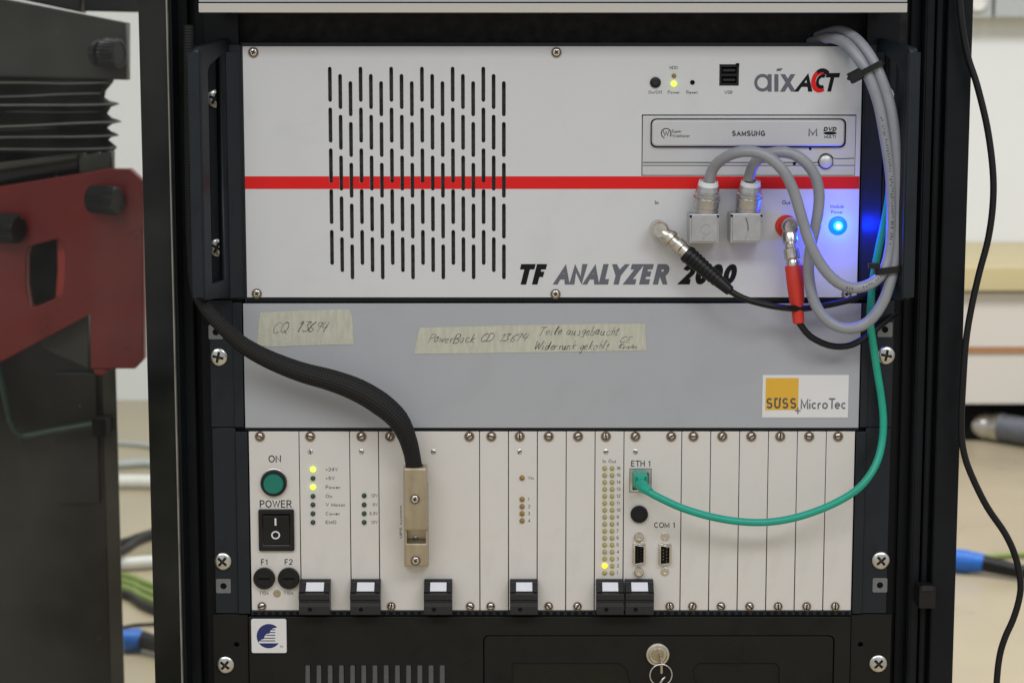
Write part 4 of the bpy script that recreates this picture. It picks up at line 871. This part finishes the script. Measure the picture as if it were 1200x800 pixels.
# status module
for i, (y_, s) in enumerate(zip((549.7, 560, 570.4, 581, 591, 601.3, 611.5), ('+24V', '+5V', 'Power', 'On', 'V Motor', 'Cover', 'EMO'))):
    led(366.8, y_, 3.3 if i in (0, 2) else 2.9, 'led_lime' if i in (0, 2) else 'led_off', m2); textc(s, 381.6, y_, 4.1, 'faintink', m2, align='L', wide=1.15)
for y_, s in zip((580.3, 591, 601.3, 611.5), ('12V', '5V', '3.3V', '12V')):
    led(426.8, y_, 2.9, 'led_off', m3); textc(s, 442.8, y_, 3.8, 'faintink', m3, align='R')
for y_, s in zip((559.6, 584.5, 593, 601.3, 609.7), ('Vin', '1', '2', '3', '4')):
    led(611.8, y_, 3.1, 'led_amber', m6); textc(s, 618.6, y_, 3.9, 'faintink', m6, align='L')
textc('In', 708.2, 540, 4.2, 'faintink', m9); textc('Out', 717.6, 540, 4.2, 'faintink', m9)
for i in range(16):
    y_ = 548.2 + i * 8.16
    led(708.6, y_, 3.2 if i == 14 else 2.7, 'led_yellow' if i == 14 else 'led_olive', m9); led(717.3, y_, 2.7, 'led_olive', m9)
    textc(str(16 - i), 722.6, y_, 3.9, 'faintink', m9, align='L')
# processor module
text('ETH 1', 739.6, 539.4, 762, 546.4, 'blackink', m10)
so = pbox('network_socket', 739, 550, 762, 575, .0026, .016, 'deep', m10)
plate('socket_rim', prr(738.2, 549.2, 762.9, 576.2), -.0004, .0012, 'steel', so, [prr(741.2, 553.5, 760, 573.5)])
plate('socket_shade', prr(737.6, 548.6, 763.5, 576.8), -.0001, .0001, 'plasticgrey', so, [prr(738.4, 549.4, 762.7, 576)])
lathe('round_cap', [(.0062, 0), (.0062, .0022), (.0055, .0030), (.0044, .0031), (.0042, .0026), (0, .0026)], P(749, 601.8), FW, 'plastic', m10, 32)
textc('COM 1', 778.6, 614.8, 6.4, 'blackink', m10)
def dsub(cx, cy, pins):
    c = P(cx, cy); hw, hh = .0049, .0084
    f = plate('serial_socket', [(c.x - hw * .95, c.z - hh * .86), (c.x - hw * .55, c.z - hh * 1.04), (c.x + hw * .8, c.z - hh * 0.94), (c.x + hw * .95, c.z - hh * .8), (c.x + hw * .95, c.z + hh * .8), (c.x + hw * .8, c.z + hh * .94), (c.x - hw * .55, c.z + hh * 1.04), (c.x - hw * .95, c.z + hh * .86)], -.0009, .0009, 'nickel', m10, (), .0003)
    body = [(c.x - hw * .62, c.z - hh * .80), (c.x + hw * .62, c.z - hh * .66), (c.x + hw * .62, c.z + hh * .66), (c.x - hw * .62, c.z + hh * .80)]
    sh_ = [(c.x + (a - c.x) * 1.22, c.z + (b_ - c.z) * 1.09) for a, b_ in body]
    plate('socket_shell', sh_, -.0044, .0035, 'nickel', f, [body], .0002)
    plate('socket_insert', body, -.0036 if pins else -.0026, .0017, 'deep', f)
    for k in range(5):
        for j in range(2):
            if j and k == 4: continue
            lathe('socket_pin', [(.00045, 0), (.00045, .0003), (0, .0003)], (c.x + (-.0012 if j else .0012), -.0036 if pins else -.0026, c.z + (k - 2 + .5 * j) * .0023), FW, 'plasticgrey' if pins else 'collar', f, 8)
    return f
d1 = dsub(748.8, 648, True); d2 = dsub(779, 648.6, False)
for cx in (748.6, 779.2):
    for cy in (628, 669):
        par = d1 if cx < 760 else d2
        if par is d1: lathe('jack_post', [(.0034, 0), (.0034, .0030), (.0028, .0036), (.0017, .0036), (.0015, .0020), (0, .0020)], P(cx, cy), FW, 'nickel', par, 6 if False else 20)
        else: lathe('jack_post', [(.0030, 0), (.0030, .0008), (.0026, .0010), (.0015, .0010), (.0014, .0004), (0, .0004)], P(cx, cy), FW, 'nickel', par, 20)
# "UPS system" written along the plug
text('UPS system', 468.2, 592, 471.4, 630, 'faintink', m4, rot=90)

# rack screws and cage nuts ------------------------------------------
for px, py in ((256, 418), (261, 657), (1038, 416), (1032, 656)): screw(SC_BIG, px, py, mg if py < 500 else sr, .001)
for px, py in ((262, 686), (1037, 386), (1031, 685), (253, 389)):
    c = P(px, py, .001); q = .0052
    par = mg if py < 500 else sr
    if px == 253: q = .0050
    n_ = plate('cage_nut', rr(c.x - q, c.z - q, c.x + q, c.z + q, .0010), .0002, .0008, 'nut', par, [circ(c.x, c.z, .0023, 16)]) if 'nut' in M else None
    if n_ is None:
        M['nut'] = mat('grey_nut', (0.17, 0.175, 0.18), 0.45, metal=0.3, var=0.08, vscale=200)
        n_ = plate('cage_nut', rr(c.x - q, c.z - q, c.x + q, c.z + q, .0010), .0002, .0008, 'nut', par, [circ(c.x, c.z, .0023, 16)])
    lathe('nut_hole', [(.0024, 0), (.0024, .0001), (0, .0001)], (c.x, .00095, c.z), FW, 'deep', n_, 16)

# ================================================================ black computer at the bottom
pc = thing('rack_computer', 'black rack computer front with key lock, vent bars and logo badge', 'computer', P(647, 800, .1))
px0, px1 = xr(291.5, 760), xr(996.5, 760); pz0, pz1 = P(600, 905).z, P(600, 721.5).z
vs_slots = []
for k in range(13):
    a = 361 + k * 13.12; vs_slots.append(ppoly([(a - 3.1, 778), (a + 3.1, 778), (a + 2.9, 880), (a - 3.3, 880)], 0))
lk = P(770.5, 765)
plate('front_panel', rr(px0 + .0003, pz0, px1 - .0003, pz1, .0006), -.0015, .004, 'pcblack', pc, vs_slots + [prr(566.5, 743.5, 976, 900, 0, .004)], .0004)
for k in range(13):
    a = 361 + k * 13.12; q = box4(a - 3.1, 778.4, a + 3.1, 880)
    box('vent_bar', q[0] + .0001, q[2] - .0001, -.0005, .003, q[1], q[3], 'vbar', pc) if 'vbar' in M else None
    if 'vbar' not in M:
        M['vbar'] = mat('grey_vent_bar', (0.085, 0.083, 0.088), 0.5, var=0.1, vscale=100)
        box('vent_bar', q[0] + .0001, q[2] - .0001, -.0005, .003, q[1], q[3], 'vbar', pc)
dr = plate('drive_door', prr(567.6, 744.6, 974.9, 899, 0, .0035), -.0011, .0036, 'pcblack', pc, [ppoly([(600, 776), (726, 776), (734, 783), (760, 880), (600, 880)]), ppoly([(819, 776), (909, 776), (913, 780), (913, 880), (850, 880), (812, 792), (812, 783)])], .0004)
plate('finger_recess', ppoly([(598, 774), (728, 774), (737, 782), (763, 884), (598, 884)]), .0012, .0012, 'vrec', dr) if 'vrec' in M else None
M['vrec'] = mat('olive_black_paint', (0.013, 0.012, 0.0075), 0.5, spec=0.2, var=0.1, vscale=60, bump=0.4)
plate('finger_recess', ppoly([(598, 774), (728, 774), (737, 782), (763, 884), (598, 884)]), .0003, .0012, 'vrec', dr)
plate('finger_recess', ppoly([(810, 774), (911, 774), (915, 778), (915, 884), (848, 884), (810, 794)]), .0003, .0012, 'pcblack', dr)
for s in (-1, 1):
    a, b_ = (xr(250, 760), px0 - .0004) if s < 0 else (px1 + .0004, xr(1044, 760))
    hx = xr(277, 755) if s < 0 else xr(1008.5, 755)
    plate('ear', rr(a, pz0, b_, P(600, 719.8).z), .0006, .004, 'pcblack', pc, [circ(hx, P(600, 755).z, .0019, 16)], .0003)
screw(SC_BIG, 264, 778, pc, .0006); screw(SC_BIG, 1029, 776.5, pc, .0006)
bd = plate('logo_badge', prr(294.4, 724.8, 335.8, 764.8, -.003, .0014), -.0032, .0015, 'sticker', pc, (), .0004)
by = -.00335; bcx, bcy, br = 315, 744.8, 14.2
arc = [(bcx + br * math.cos(R(t)), bcy - br * math.sin(R(t))) for t in range(46, 222, 8)]
stair = [(303.5, 751.2), (306.5, 748.6), (308.5, 748.6), (310, 745.2), (312.5, 742), (315, 742), (317.5, 737.6), (320, 735.6)]
sheet('badge_mark', ppoly(arc + stair, by), 'navy', bd, by)
sheet('badge_mark', ppoly([(bcx + br * math.cos(R(t)), bcy - br * math.sin(R(t))) for t in range(216, 324, 8)] + [(326.5, 753.2), (303.6, 753.2)], by), 'navy', bd, by)
for y_, a in ((737.4, 318), (740.6, 315), (743.8, 312), (747.2, 308.5), (750.4, 305)): sheet('badge_line', ppoly([(a, y_ - .5), (322.5, y_ - .5), (322.5, y_ + .5), (a, y_ + .5)], by), 'navy', bd, by)
textc('TM', 329.8, 757, 2.2, 'faintink', bd, by)
lkp = lathe('key_lock', [(.0086, 0), (.0086, .0012), (.0082, .0024), (.0066, .0030), (.0062, .0024), (.0058, .0024), (0, .0026)], Vector((lk.x, -.0011, lk.z)), FW, 'nickel', pc, 32)
lathe('lock_core', [(.0048, .0026), (.0046, .0034), (0, .0034)], Vector((lk.x, -.0011, lk.z)), FW, 'brass', lkp, 24)
ky = thing('key', 'small brass key with split ring hanging in the computer lock', 'key', Vector((lk.x, -.005, lk.z)))
box('key_blade', lk.x + .0008, lk.x + .0022, -.0150, -.0046, lk.z - .0030, lk.z + .0016, 'brass', ky, .0003)
plate('key_bow', rr(lk.x + .0009, P(600, 788, -.015).z, lk.x + .0026, lk.z - .0005, .0006), -.0175, .0025, 'brass', ky, (), .0003)
rc = P(774.5, 790, -.017); rad_ = 13 / 1655
ringpts = [Vector((rc.x + rad_ * math.cos(t), rc.y - .0012 * math.sin(t * .5), rc.z + rad_ * math.sin(t))) for t in [2 * math.pi * k / 16 for k in range(17)]]
tube('split_ring', ringpts, .00055, 'steel', ky, 8, .002)
tube('ring_loop', [P(772, 803, -.0185), P(776, 796, -.0195), P(779, 793, -.018)], .0008, 'steel', ky, 8, .002)

# ================================================================ cables
# braided loom and its brass plug
bc = thing('braided_cable', 'thick black braided cable running down the rack to the brass plug', 'cable', P(485, 548, -.02))
ptube('sleeve', [(221, 30, -.020), (221.5, 90, -.022), (222, 160, -.022), (223, 240, -.022), (225, 300, -.022), (229, 338, -.024), (240, 359, -.030), (255, 377, -.032), (270, 391.5, -.031), (286, 405, -.029), (315, 421, -.026), (352, 435.5, -.025), (390, 446, -.025), (420, 457.5, -.025), (446, 473, -.025), (466, 491, -.024), (477, 512, -.021), (483, 533, -.017), (485.3, 548.4, -.0145)],
      [12, 12, 12, 12, 12, 13, 15.5, 16.5, 17.5, 19, 21, 23, 25, 27, 27.5, 25, 21, 19, 19], 'braid', bc, 28)
def hood(px0, py0, px1, py1, y0, y1, m, parent, bev, name): return pbox(name, px0, py0, px1, py1, y0, y1, m, parent, bev)
ph = hood(472.6, 548, 500.4, 621.5, -.0215, -.0065, 'brass', bc, .0016, 'plug_hood')
hood(474.6, 636.3, 500.8, 662.8, -.0195, -.0065, 'brass', ph, .0012, 'hood_foot')
box('hood_base', *[P(q, 605, -.008).x for q in (473.2, 501.8)], -.0064, -.0002, P(600, 663.5, -.005).z, P(600, 566, -.005).z, 'brass', ph, .0006)
for a, b_ in ((474.8, 476.6), (499, 500.8)):
    pbox('hood_side', a, 621.2, b_, 636.8, -.0180, -.0065, 'brass', ph)
screw(SC_SMALL, 486.2, 584.6, ph, -.0215, 'hood_screw'); screw(SC_SMALL, 487, 656.6, ph, -.0195, 'hood_screw'); screw(SC_TINY, 487, 630, ph, -.0065, 'hood_screw')
lathe('cable_collar', [(.0062, 0), (.0062, .002), (.0056, .0024)], P(485.8, 547.8, -.0145), (0, 0, 1), 'plastic', ph, 20)

# two grey control cables with square metal plugs
gA = thing('control_cable', 'grey round cable from the plain square plug looping to the rack side', 'cable', P(825, 285, -.01), 'grey control cables')
gB = thing('control_cable', 'grey round cable from the square plug with a pen mark', 'cable', P(875, 285, -.01), 'grey control cables')
pA = [(831, 213, -.018), (833.5, 203, -.020), (839, 193, -.024), (855.5, 181.5, -.034), (876.6, 177.5, -.040), (897.6, 182.5, -.043), (917, 199, -.044), (930, 224, -.043), (939.6, 255.5, -.042), (950, 287, -.042), (964, 313, -.041), (981.6, 331, -.040), (1000, 337.5, -.038), (1020, 332.6, -.036), (1035, 318.6, -.034), (1042.5, 294, -.031), (1045, 262.5, -.030), (1044, 210, -.030), (1036, 155, -.030), (1028, 116.7, -.030), (1016, 86, -.029), (1005, 67, -.026), (991, 51, -.018), (975, 44.5, -.006), (962, 46.5, .006), (950, 50, .016)]
pB = [(877.5, 211, -.018), (880.5, 199, -.020), (886, 189, -.022), (896, 182, -.026), (911.6, 178.5, -.030), (929, 180.5, -.031), (946, 192.5, -.031), (956.5, 210, -.030), (960, 231, -.029), (957, 259, -.028), (950.5, 287, -.027), (947.5, 315, -.027), (951, 343, -.028), (959, 363, -.029), (974.6, 379, -.030), (995.6, 385, -.032), (1016.6, 377.5, -.033), (1033, 357, -.034), (1044, 329, -.034), (1051, 297.6, -.032), (1054.4, 255.5, -.031), (1053.4, 205, -.031), (1049, 158, -.031), (1042, 120, -.031), (1030, 86, -.029), (1017, 62, -.024), (1001, 44, -.015), (985, 36.5, -.004), (972, 38.5, .006), (958, 43, .016)]
cA = ptube('jacket', pA, 12.6, 'cable_grey', gA, 18); cB = ptube('jacket', pB, 12.6, 'cable_grey', gB, 18)
def sq_plug(par, x0_, x1_, y0_, y1_, mark):
    hb = pbox('plug_block', x0_ + 3, y0_, x1_ - 1, y1_, -.0205, -.0002, 'hood', par, .0006)
    xa, za, xb, zb = box4(x0_ + 5.5, y0_ + 2.2, x1_ - 3.2, y1_ - 2.2, -.021)
    plate('plug_cover', rr(xa, za, xb, zb, .0006), -.0215, .001, 'hood', hb, (), .0002)
    cxp = (x0_ + x1_) / 2 + 1
    c0 = P(cxp + 1.0, y0_ + 1, -.011); c1 = P(cxp + 5.2, 211.5, -.017); d_ = (c1 - c0); L_ = d_.length
    rb = 14.6 / 1655
    lathe('plug_barrel', [(rb * .93, 0), (rb * .93, L_ * .06), (rb, L_ * .08), (rb, L_ * .20), (rb * .95, L_ * .215), (rb * .95, L_ * .24), (rb, L_ * .255), (rb, L_ * .46), (rb * 1.06, L_ * .47), (rb * 1.06, L_ * .52), (rb * .94, L_ * .53), (rb * .94, L_ * .57), (rb * .99, L_ * .58), (rb * .97, L_ * .63), (rb * .88, L_ * .65), (rb * .86, L_ * .70), (rb * .92, L_ * .715), (rb * .80, L_ * .86), (rb * .70, L_ * .87), (rb * .62, L_ * .98), (rb * .4, L_)], c0, d_, 'barrel', hb, 32)
    lathe('white_band', [(rb * .78, L_ * .86), (rb * .80, L_ * .862), (rb * .74, L_ * .985), (rb * .68, L_ * .99)], c0, d_, 'white_label', hb, 32)
    for xx in (x0_ + 4.6, x1_ - 2.6):
        lathe('plug_screw', [(.0010, 0), (.0010, .0003), (0, .0003)], P(xx, y0_ + 2.5, -.0205), FW, 'deep', hb, 10)
    if mark:
        tube('pen_mark', [P(cxp - 1, y0_ + 5, -.0216), P(cxp + 1.5, y0_ + 12, -.0216), P(cxp + 1.8, y0_ + 20, -.0216)], .00035, 'ink', hb, 6, .002)
    else:
        sheet('engraved_ring', arcp(cxp + 2, (y0_ + y1_) / 2 + 1, 6.2, 5.4, 30, 330, y=-.0216), 'cable_grey', hb, -.02158)
    return hb
sq_plug(gA, 805, 843.6, 251, 285.2, False); sq_plug(gB, 853, 894.6, 250.3, 284.6, True)
# cable print: small characters along the jackets
def print_on(path, t0, t1, n, par, wpx):
    sm = spline([P(*q) for q in path], .0018); a = [q for q, t in sm if t0 <= t <= t1]; bm = bmesh.new(); r = wpx * .5 / 1655; i = 1
    while i < len(a) - 1:
        tg = (a[i + 1] - a[i - 1]).normalized(); vw = (Vector((0, -DIST, CAMZ)) - a[i]).normalized(); nn = (vw - tg * vw.dot(tg)).normalized(); sd = tg.cross(nn)
        if random.random() < .8:
            o = a[i] + nn * (r + .00006); h_ = random.uniform(.0008, .0013); w_ = random.uniform(.00035, .0006); nn2 = nn
            for k in range(random.choice((1, 2))):
                s0 = random.uniform(-.0009, .0004); bm.faces.new([bm.verts.new(o + tg * q[0] + sd * q[1] - nn * (q[1] ** 2 / (2 * r))) for q in ((-w_, s0), (w_, s0), (w_, s0 + h_), (-w_, s0 + h_))])
        i += 1
    bm_finish('jacket_print', bm, 'faintink', par)
print_on(pA, 11.2, 14.0, 20, cA, 12.6); print_on(pA, 15.2, 18.6, 30, cA, 12.6)
# ties
def tie(path_c, ax, w, d, th, label):
    t = thing('cable_tie', label, 'cable tie', path_c, 'cable ties'); ax = Vector(ax).normalized(); sd = ax.cross(Vector((0, 1, 0))).normalized(); fwd = Vector((0, 1, 0))
    bm = bmesh.new(); rings = []
    n = 32
    for k in range(n):
        a = 2 * math.pi * k / n; ca, sa = math.cos(a), math.sin(a); e = .45
        p = path_c + sd * (w * math.copysign(abs(ca) ** e, ca)) + fwd * (d * math.copysign(abs(sa) ** e, sa)); nn = (sd * ca / w + fwd * sa / d).normalized()
        rings.append([bm.verts.new(p - ax * th), bm.verts.new(p + ax * th), bm.verts.new(p + nn * .0012 + ax * th), bm.verts.new(p + nn * .0012 - ax * th)])
    for k in range(n):
        for j in range(4): bm.faces.new((rings[k][j], rings[k][(j + 1) % 4], rings[(k + 1) % n][(j + 1) % 4], rings[(k + 1) % n][j]))
    bm_finish('strap', bm, 'plastic', t)
    return t, sd, ax
c = (P(1012, 81, -.029) + P(1028, 78, -.029)) / 2
t_, sd, ax = tie(c, P(1007, 66, -.029) - P(1020, 92, -.029), .0088, .0052, .0019, 'black cable tie near the top where the grey cables enter')
hb_ = c - sd * .0118 if (c - sd).x < c.x else c + sd * .0118
bm = bmesh.new(); bmesh.ops.create_cube(bm, size=1)
mt = Matrix((sd, Vector((0, 1, 0)), ax)).transposed()
for v in bm.verts: v.co = hb_ + mt @ Vector((v.co.x * .0075, v.co.y * .006 - .003, v.co.z * .0062))
bmesh.ops.bevel(bm, geom=bm.edges[:], offset=.0006, segments=1, affect='EDGES'); bm_finish('tie_head', bm, 'plastic', t_)
tube('tie_tail', [hb_ - Vector((.002, .004, 0)), hb_ + Vector((-.0055, -.006, -.002))], .0012, 'plastic', t_, 6, .003)
c = (P(1037, 315, -.033) + P(1047, 316, -.033)) / 2
t_, sd, ax = tie(c, (-.12, 0, 1), .0094, .0056, .0022, 'black cable tie low down beside the blue lamp')
c2 = P(1023, 311, -.036); box('tie_tail', c2.x - .0035, c2.x + .0045, -.039, -.036, c2.z - .0020, c2.z + .0020, 'plastic', t_, .0006)

# coax lead, black boot
k1 = thing('coax_lead', 'black coaxial lead with angled metal connector and black ribbed boot', 'cable', P(780, 275, -.01))
e0 = P(771.5, 267.5, -.0004); 
cn = lathe('elbow', [(.0058, .0056), (.0064, .007), (.0064, .0120), (.0060, .0150), (.0050, .0165), (.0048, .0162), (0, .0162)], P(771.5, 267.5), FW, 'nickel', k1, 32)
q0 = P(773.5, 269, -.011); q1 = P(804.5, 296.5, -.0175); d_ = q1 - q0; L_ = d_.length
lathe('barrel', [(.0040, L_ * .05), (.0052, L_ * .22), (.0052, L_ * .30), (.0062, L_ * .32), (.0062, L_ * .44), (.0046, L_ * .47), (.0046, L_ * .60), (.0058, L_ * .63), (.0058, L_ * .80), (.0050, L_ * .83), (.0050, L_), (0, L_)], q0, d_, 'nickel', cn, 6 * 4)
bt = [P(803.5, 296, -.0178), P(857, 342, -.026)]; dv_ = bt[1] - bt[0]; Lb = dv_.length; prf = [(0, 0), (.0058, .0001)]
for k in range(9):
    f0 = Lb * (.05 + .075 * k); r0 = .0064 - .0022 * f0 / Lb; prf += [(r0, f0), (r0, f0 + Lb * .045), (r0 * .90, f0 + Lb * .055), (r0 * .90, f0 + Lb * .070)]
prf += [(.0042, Lb * .80), (.0036, Lb * .97), (.0022, Lb)]
boot = lathe('boot', prf, bt[0], dv_, 'cable_black', k1, 24)
ptube('jacket', [(855, 340.5, -.0257), (866, 347, -.027), (880, 352.5, -.028), (908, 359, -.030), (936, 361.5, -.020), (964, 358.5, -.018), (990, 353, -.016), (1012, 347, -.012), (1040, 340, -.006), (1062, 334, .004)], 7.4, 'cable_black', k1, 12)
# coax lead, red boot
k2 = thing('coax_lead', 'coaxial lead with angled metal connector and red boot', 'cable', P(925, 270, -.01))
cn = lathe('elbow', [(.0058, .0056), (.0062, .007), (.0062, .0120), (.0058, .0150), (.0046, .0165), (0, .0165)], P(924, 264, 0), FW, 'nickel', k2, 32)
q0 = P(924.5, 266, -.0105); q1 = P(930.5, 313, -.0160); d_ = q1 - q0; L_ = d_.length
lathe('barrel', [(.0040, L_ * .05), (.0056, L_ * .18), (.0056, L_ * .38), (.0044, L_ * .42), (.0044, L_ * .52), (.0058, L_ * .55), (.0058, L_ * .78), (.0048, L_ * .82), (.0052, L_ * .86), (.0052, L_), (0, L_)], q0, d_, 'nickel', cn, 24)
b0_ = P(930.3, 310.5, -.0158); b1_ = P(936, 379, -.0185); d_ = b1_ - b0_; L_ = d_.length
lathe('boot', [(0, 0), (.0058, .0002), (.0063, .0010), (.0060, L_ * .3), (.0052, L_ * .62), (.0043, L_ * .68), (.0040, L_ * .98), (.0032, L_), (0, L_)], b0_, d_, 'boot_red', k2, 28)
ptube('jacket', [(935.5, 376, -.0184), (940, 383, -.0186), (950, 394.5, -.019), (971, 404.5, -.018), (992, 405.5, -.016), (1010, 398, -.012), (1028, 384, -.008), (1050, 366, .006)], 7.6, 'cable_black', k2, 12)
# green network cable
ge = thing('network_cable', 'green network cable plugged into the ETH 1 socket', 'cable', P(750, 565, -.01))
pg = pbox('plug', 742.6, 556.2, 759.4, 573.0, -.012, .002, 'cable_green', ge, .0012)
pbox('plug_latch', 746, 553.9, 757, 558.2, -.006, .0016, 'cable_green', pg, .0008)
for q in (744.2, 757.6): pbox('plug_rib', q - .9, 557.5, q + .9, 572, -.0132, -.0118, 'cable_green', pg, .0005)
pbox('latch_tab', 747.5, 559, 755.5, 564, -.0150, -.0118, 'cable_green', pg, .0008)
tube('plug_boot', [P(751, 566, -.0105), P(753, 570, -.018), P(762, 576.5, -.024)], [.0046, .0040, .0030], 'cable_green', pg, 14, .002)
ptube('jacket', [(753, 570, -.019), (762, 577, -.024), (775, 584, -.0255), (799.5, 595, -.026), (830.7, 604.5, -.026), (864.7, 610.5, -.026), (898.7, 611.5, -.026), (932.7, 606, -.025), (966.7, 594.5, -.024), (995, 580, -.022), (1012, 566, -.022), (1026, 545, -.017), (1033, 522, -.013), (1035.3, 495, -.010), (1033, 467, -.009), (1027.6, 433, -.010), (1023, 402, -.012), (1020, 380, -.014), (1020.5, 355, -.016), (1024, 322, -.018), (1030, 290, -.019), (1036, 262, -.0195), (1042, 225, -.0195), (1041, 180, -.0195), (1034, 145, -.0195), (1026, 113, -.0185), (1013, 84, -.016), (998, 62, -.006), (984, 50, .006), (972, 46, .016)], 8.8, 'cable_green', ge, 14)
# hanging thin cable by the right post
hc = ptube('hanging_cable', [(1120, -60, -.016), (1124, -5, -.014), (1127.5, 30, -.014), (1134, 66, -.014), (1145, 100, -.016), (1157, 150, -.018), (1163.5, 200, -.02), (1163.5, 240, -.02), (1158, 280, -.02), (1147.5, 320, -.02), (1138.5, 360, -.02), (1132, 400, -.02), (1128.5, 450, -.02), (1126.5, 500, -.02), (1130, 532, -.02), (1140, 560, -.02), (1157, 594, -.02), (1178, 625, -.02), (1190, 652, -.02), (1196, 682, -.02), (1194, 703, -.02), (1187, 726, -.02), (1178, 746, -.02), (1171.5, 768, -.02), (1168, 800, -.02), (1166, 860, -.02), (1170, 950, -.02)], 7.8, 'cable_black', None, 12)
tag(hc, 'thin black cable hanging loosely beside the black rack post', 'cable')
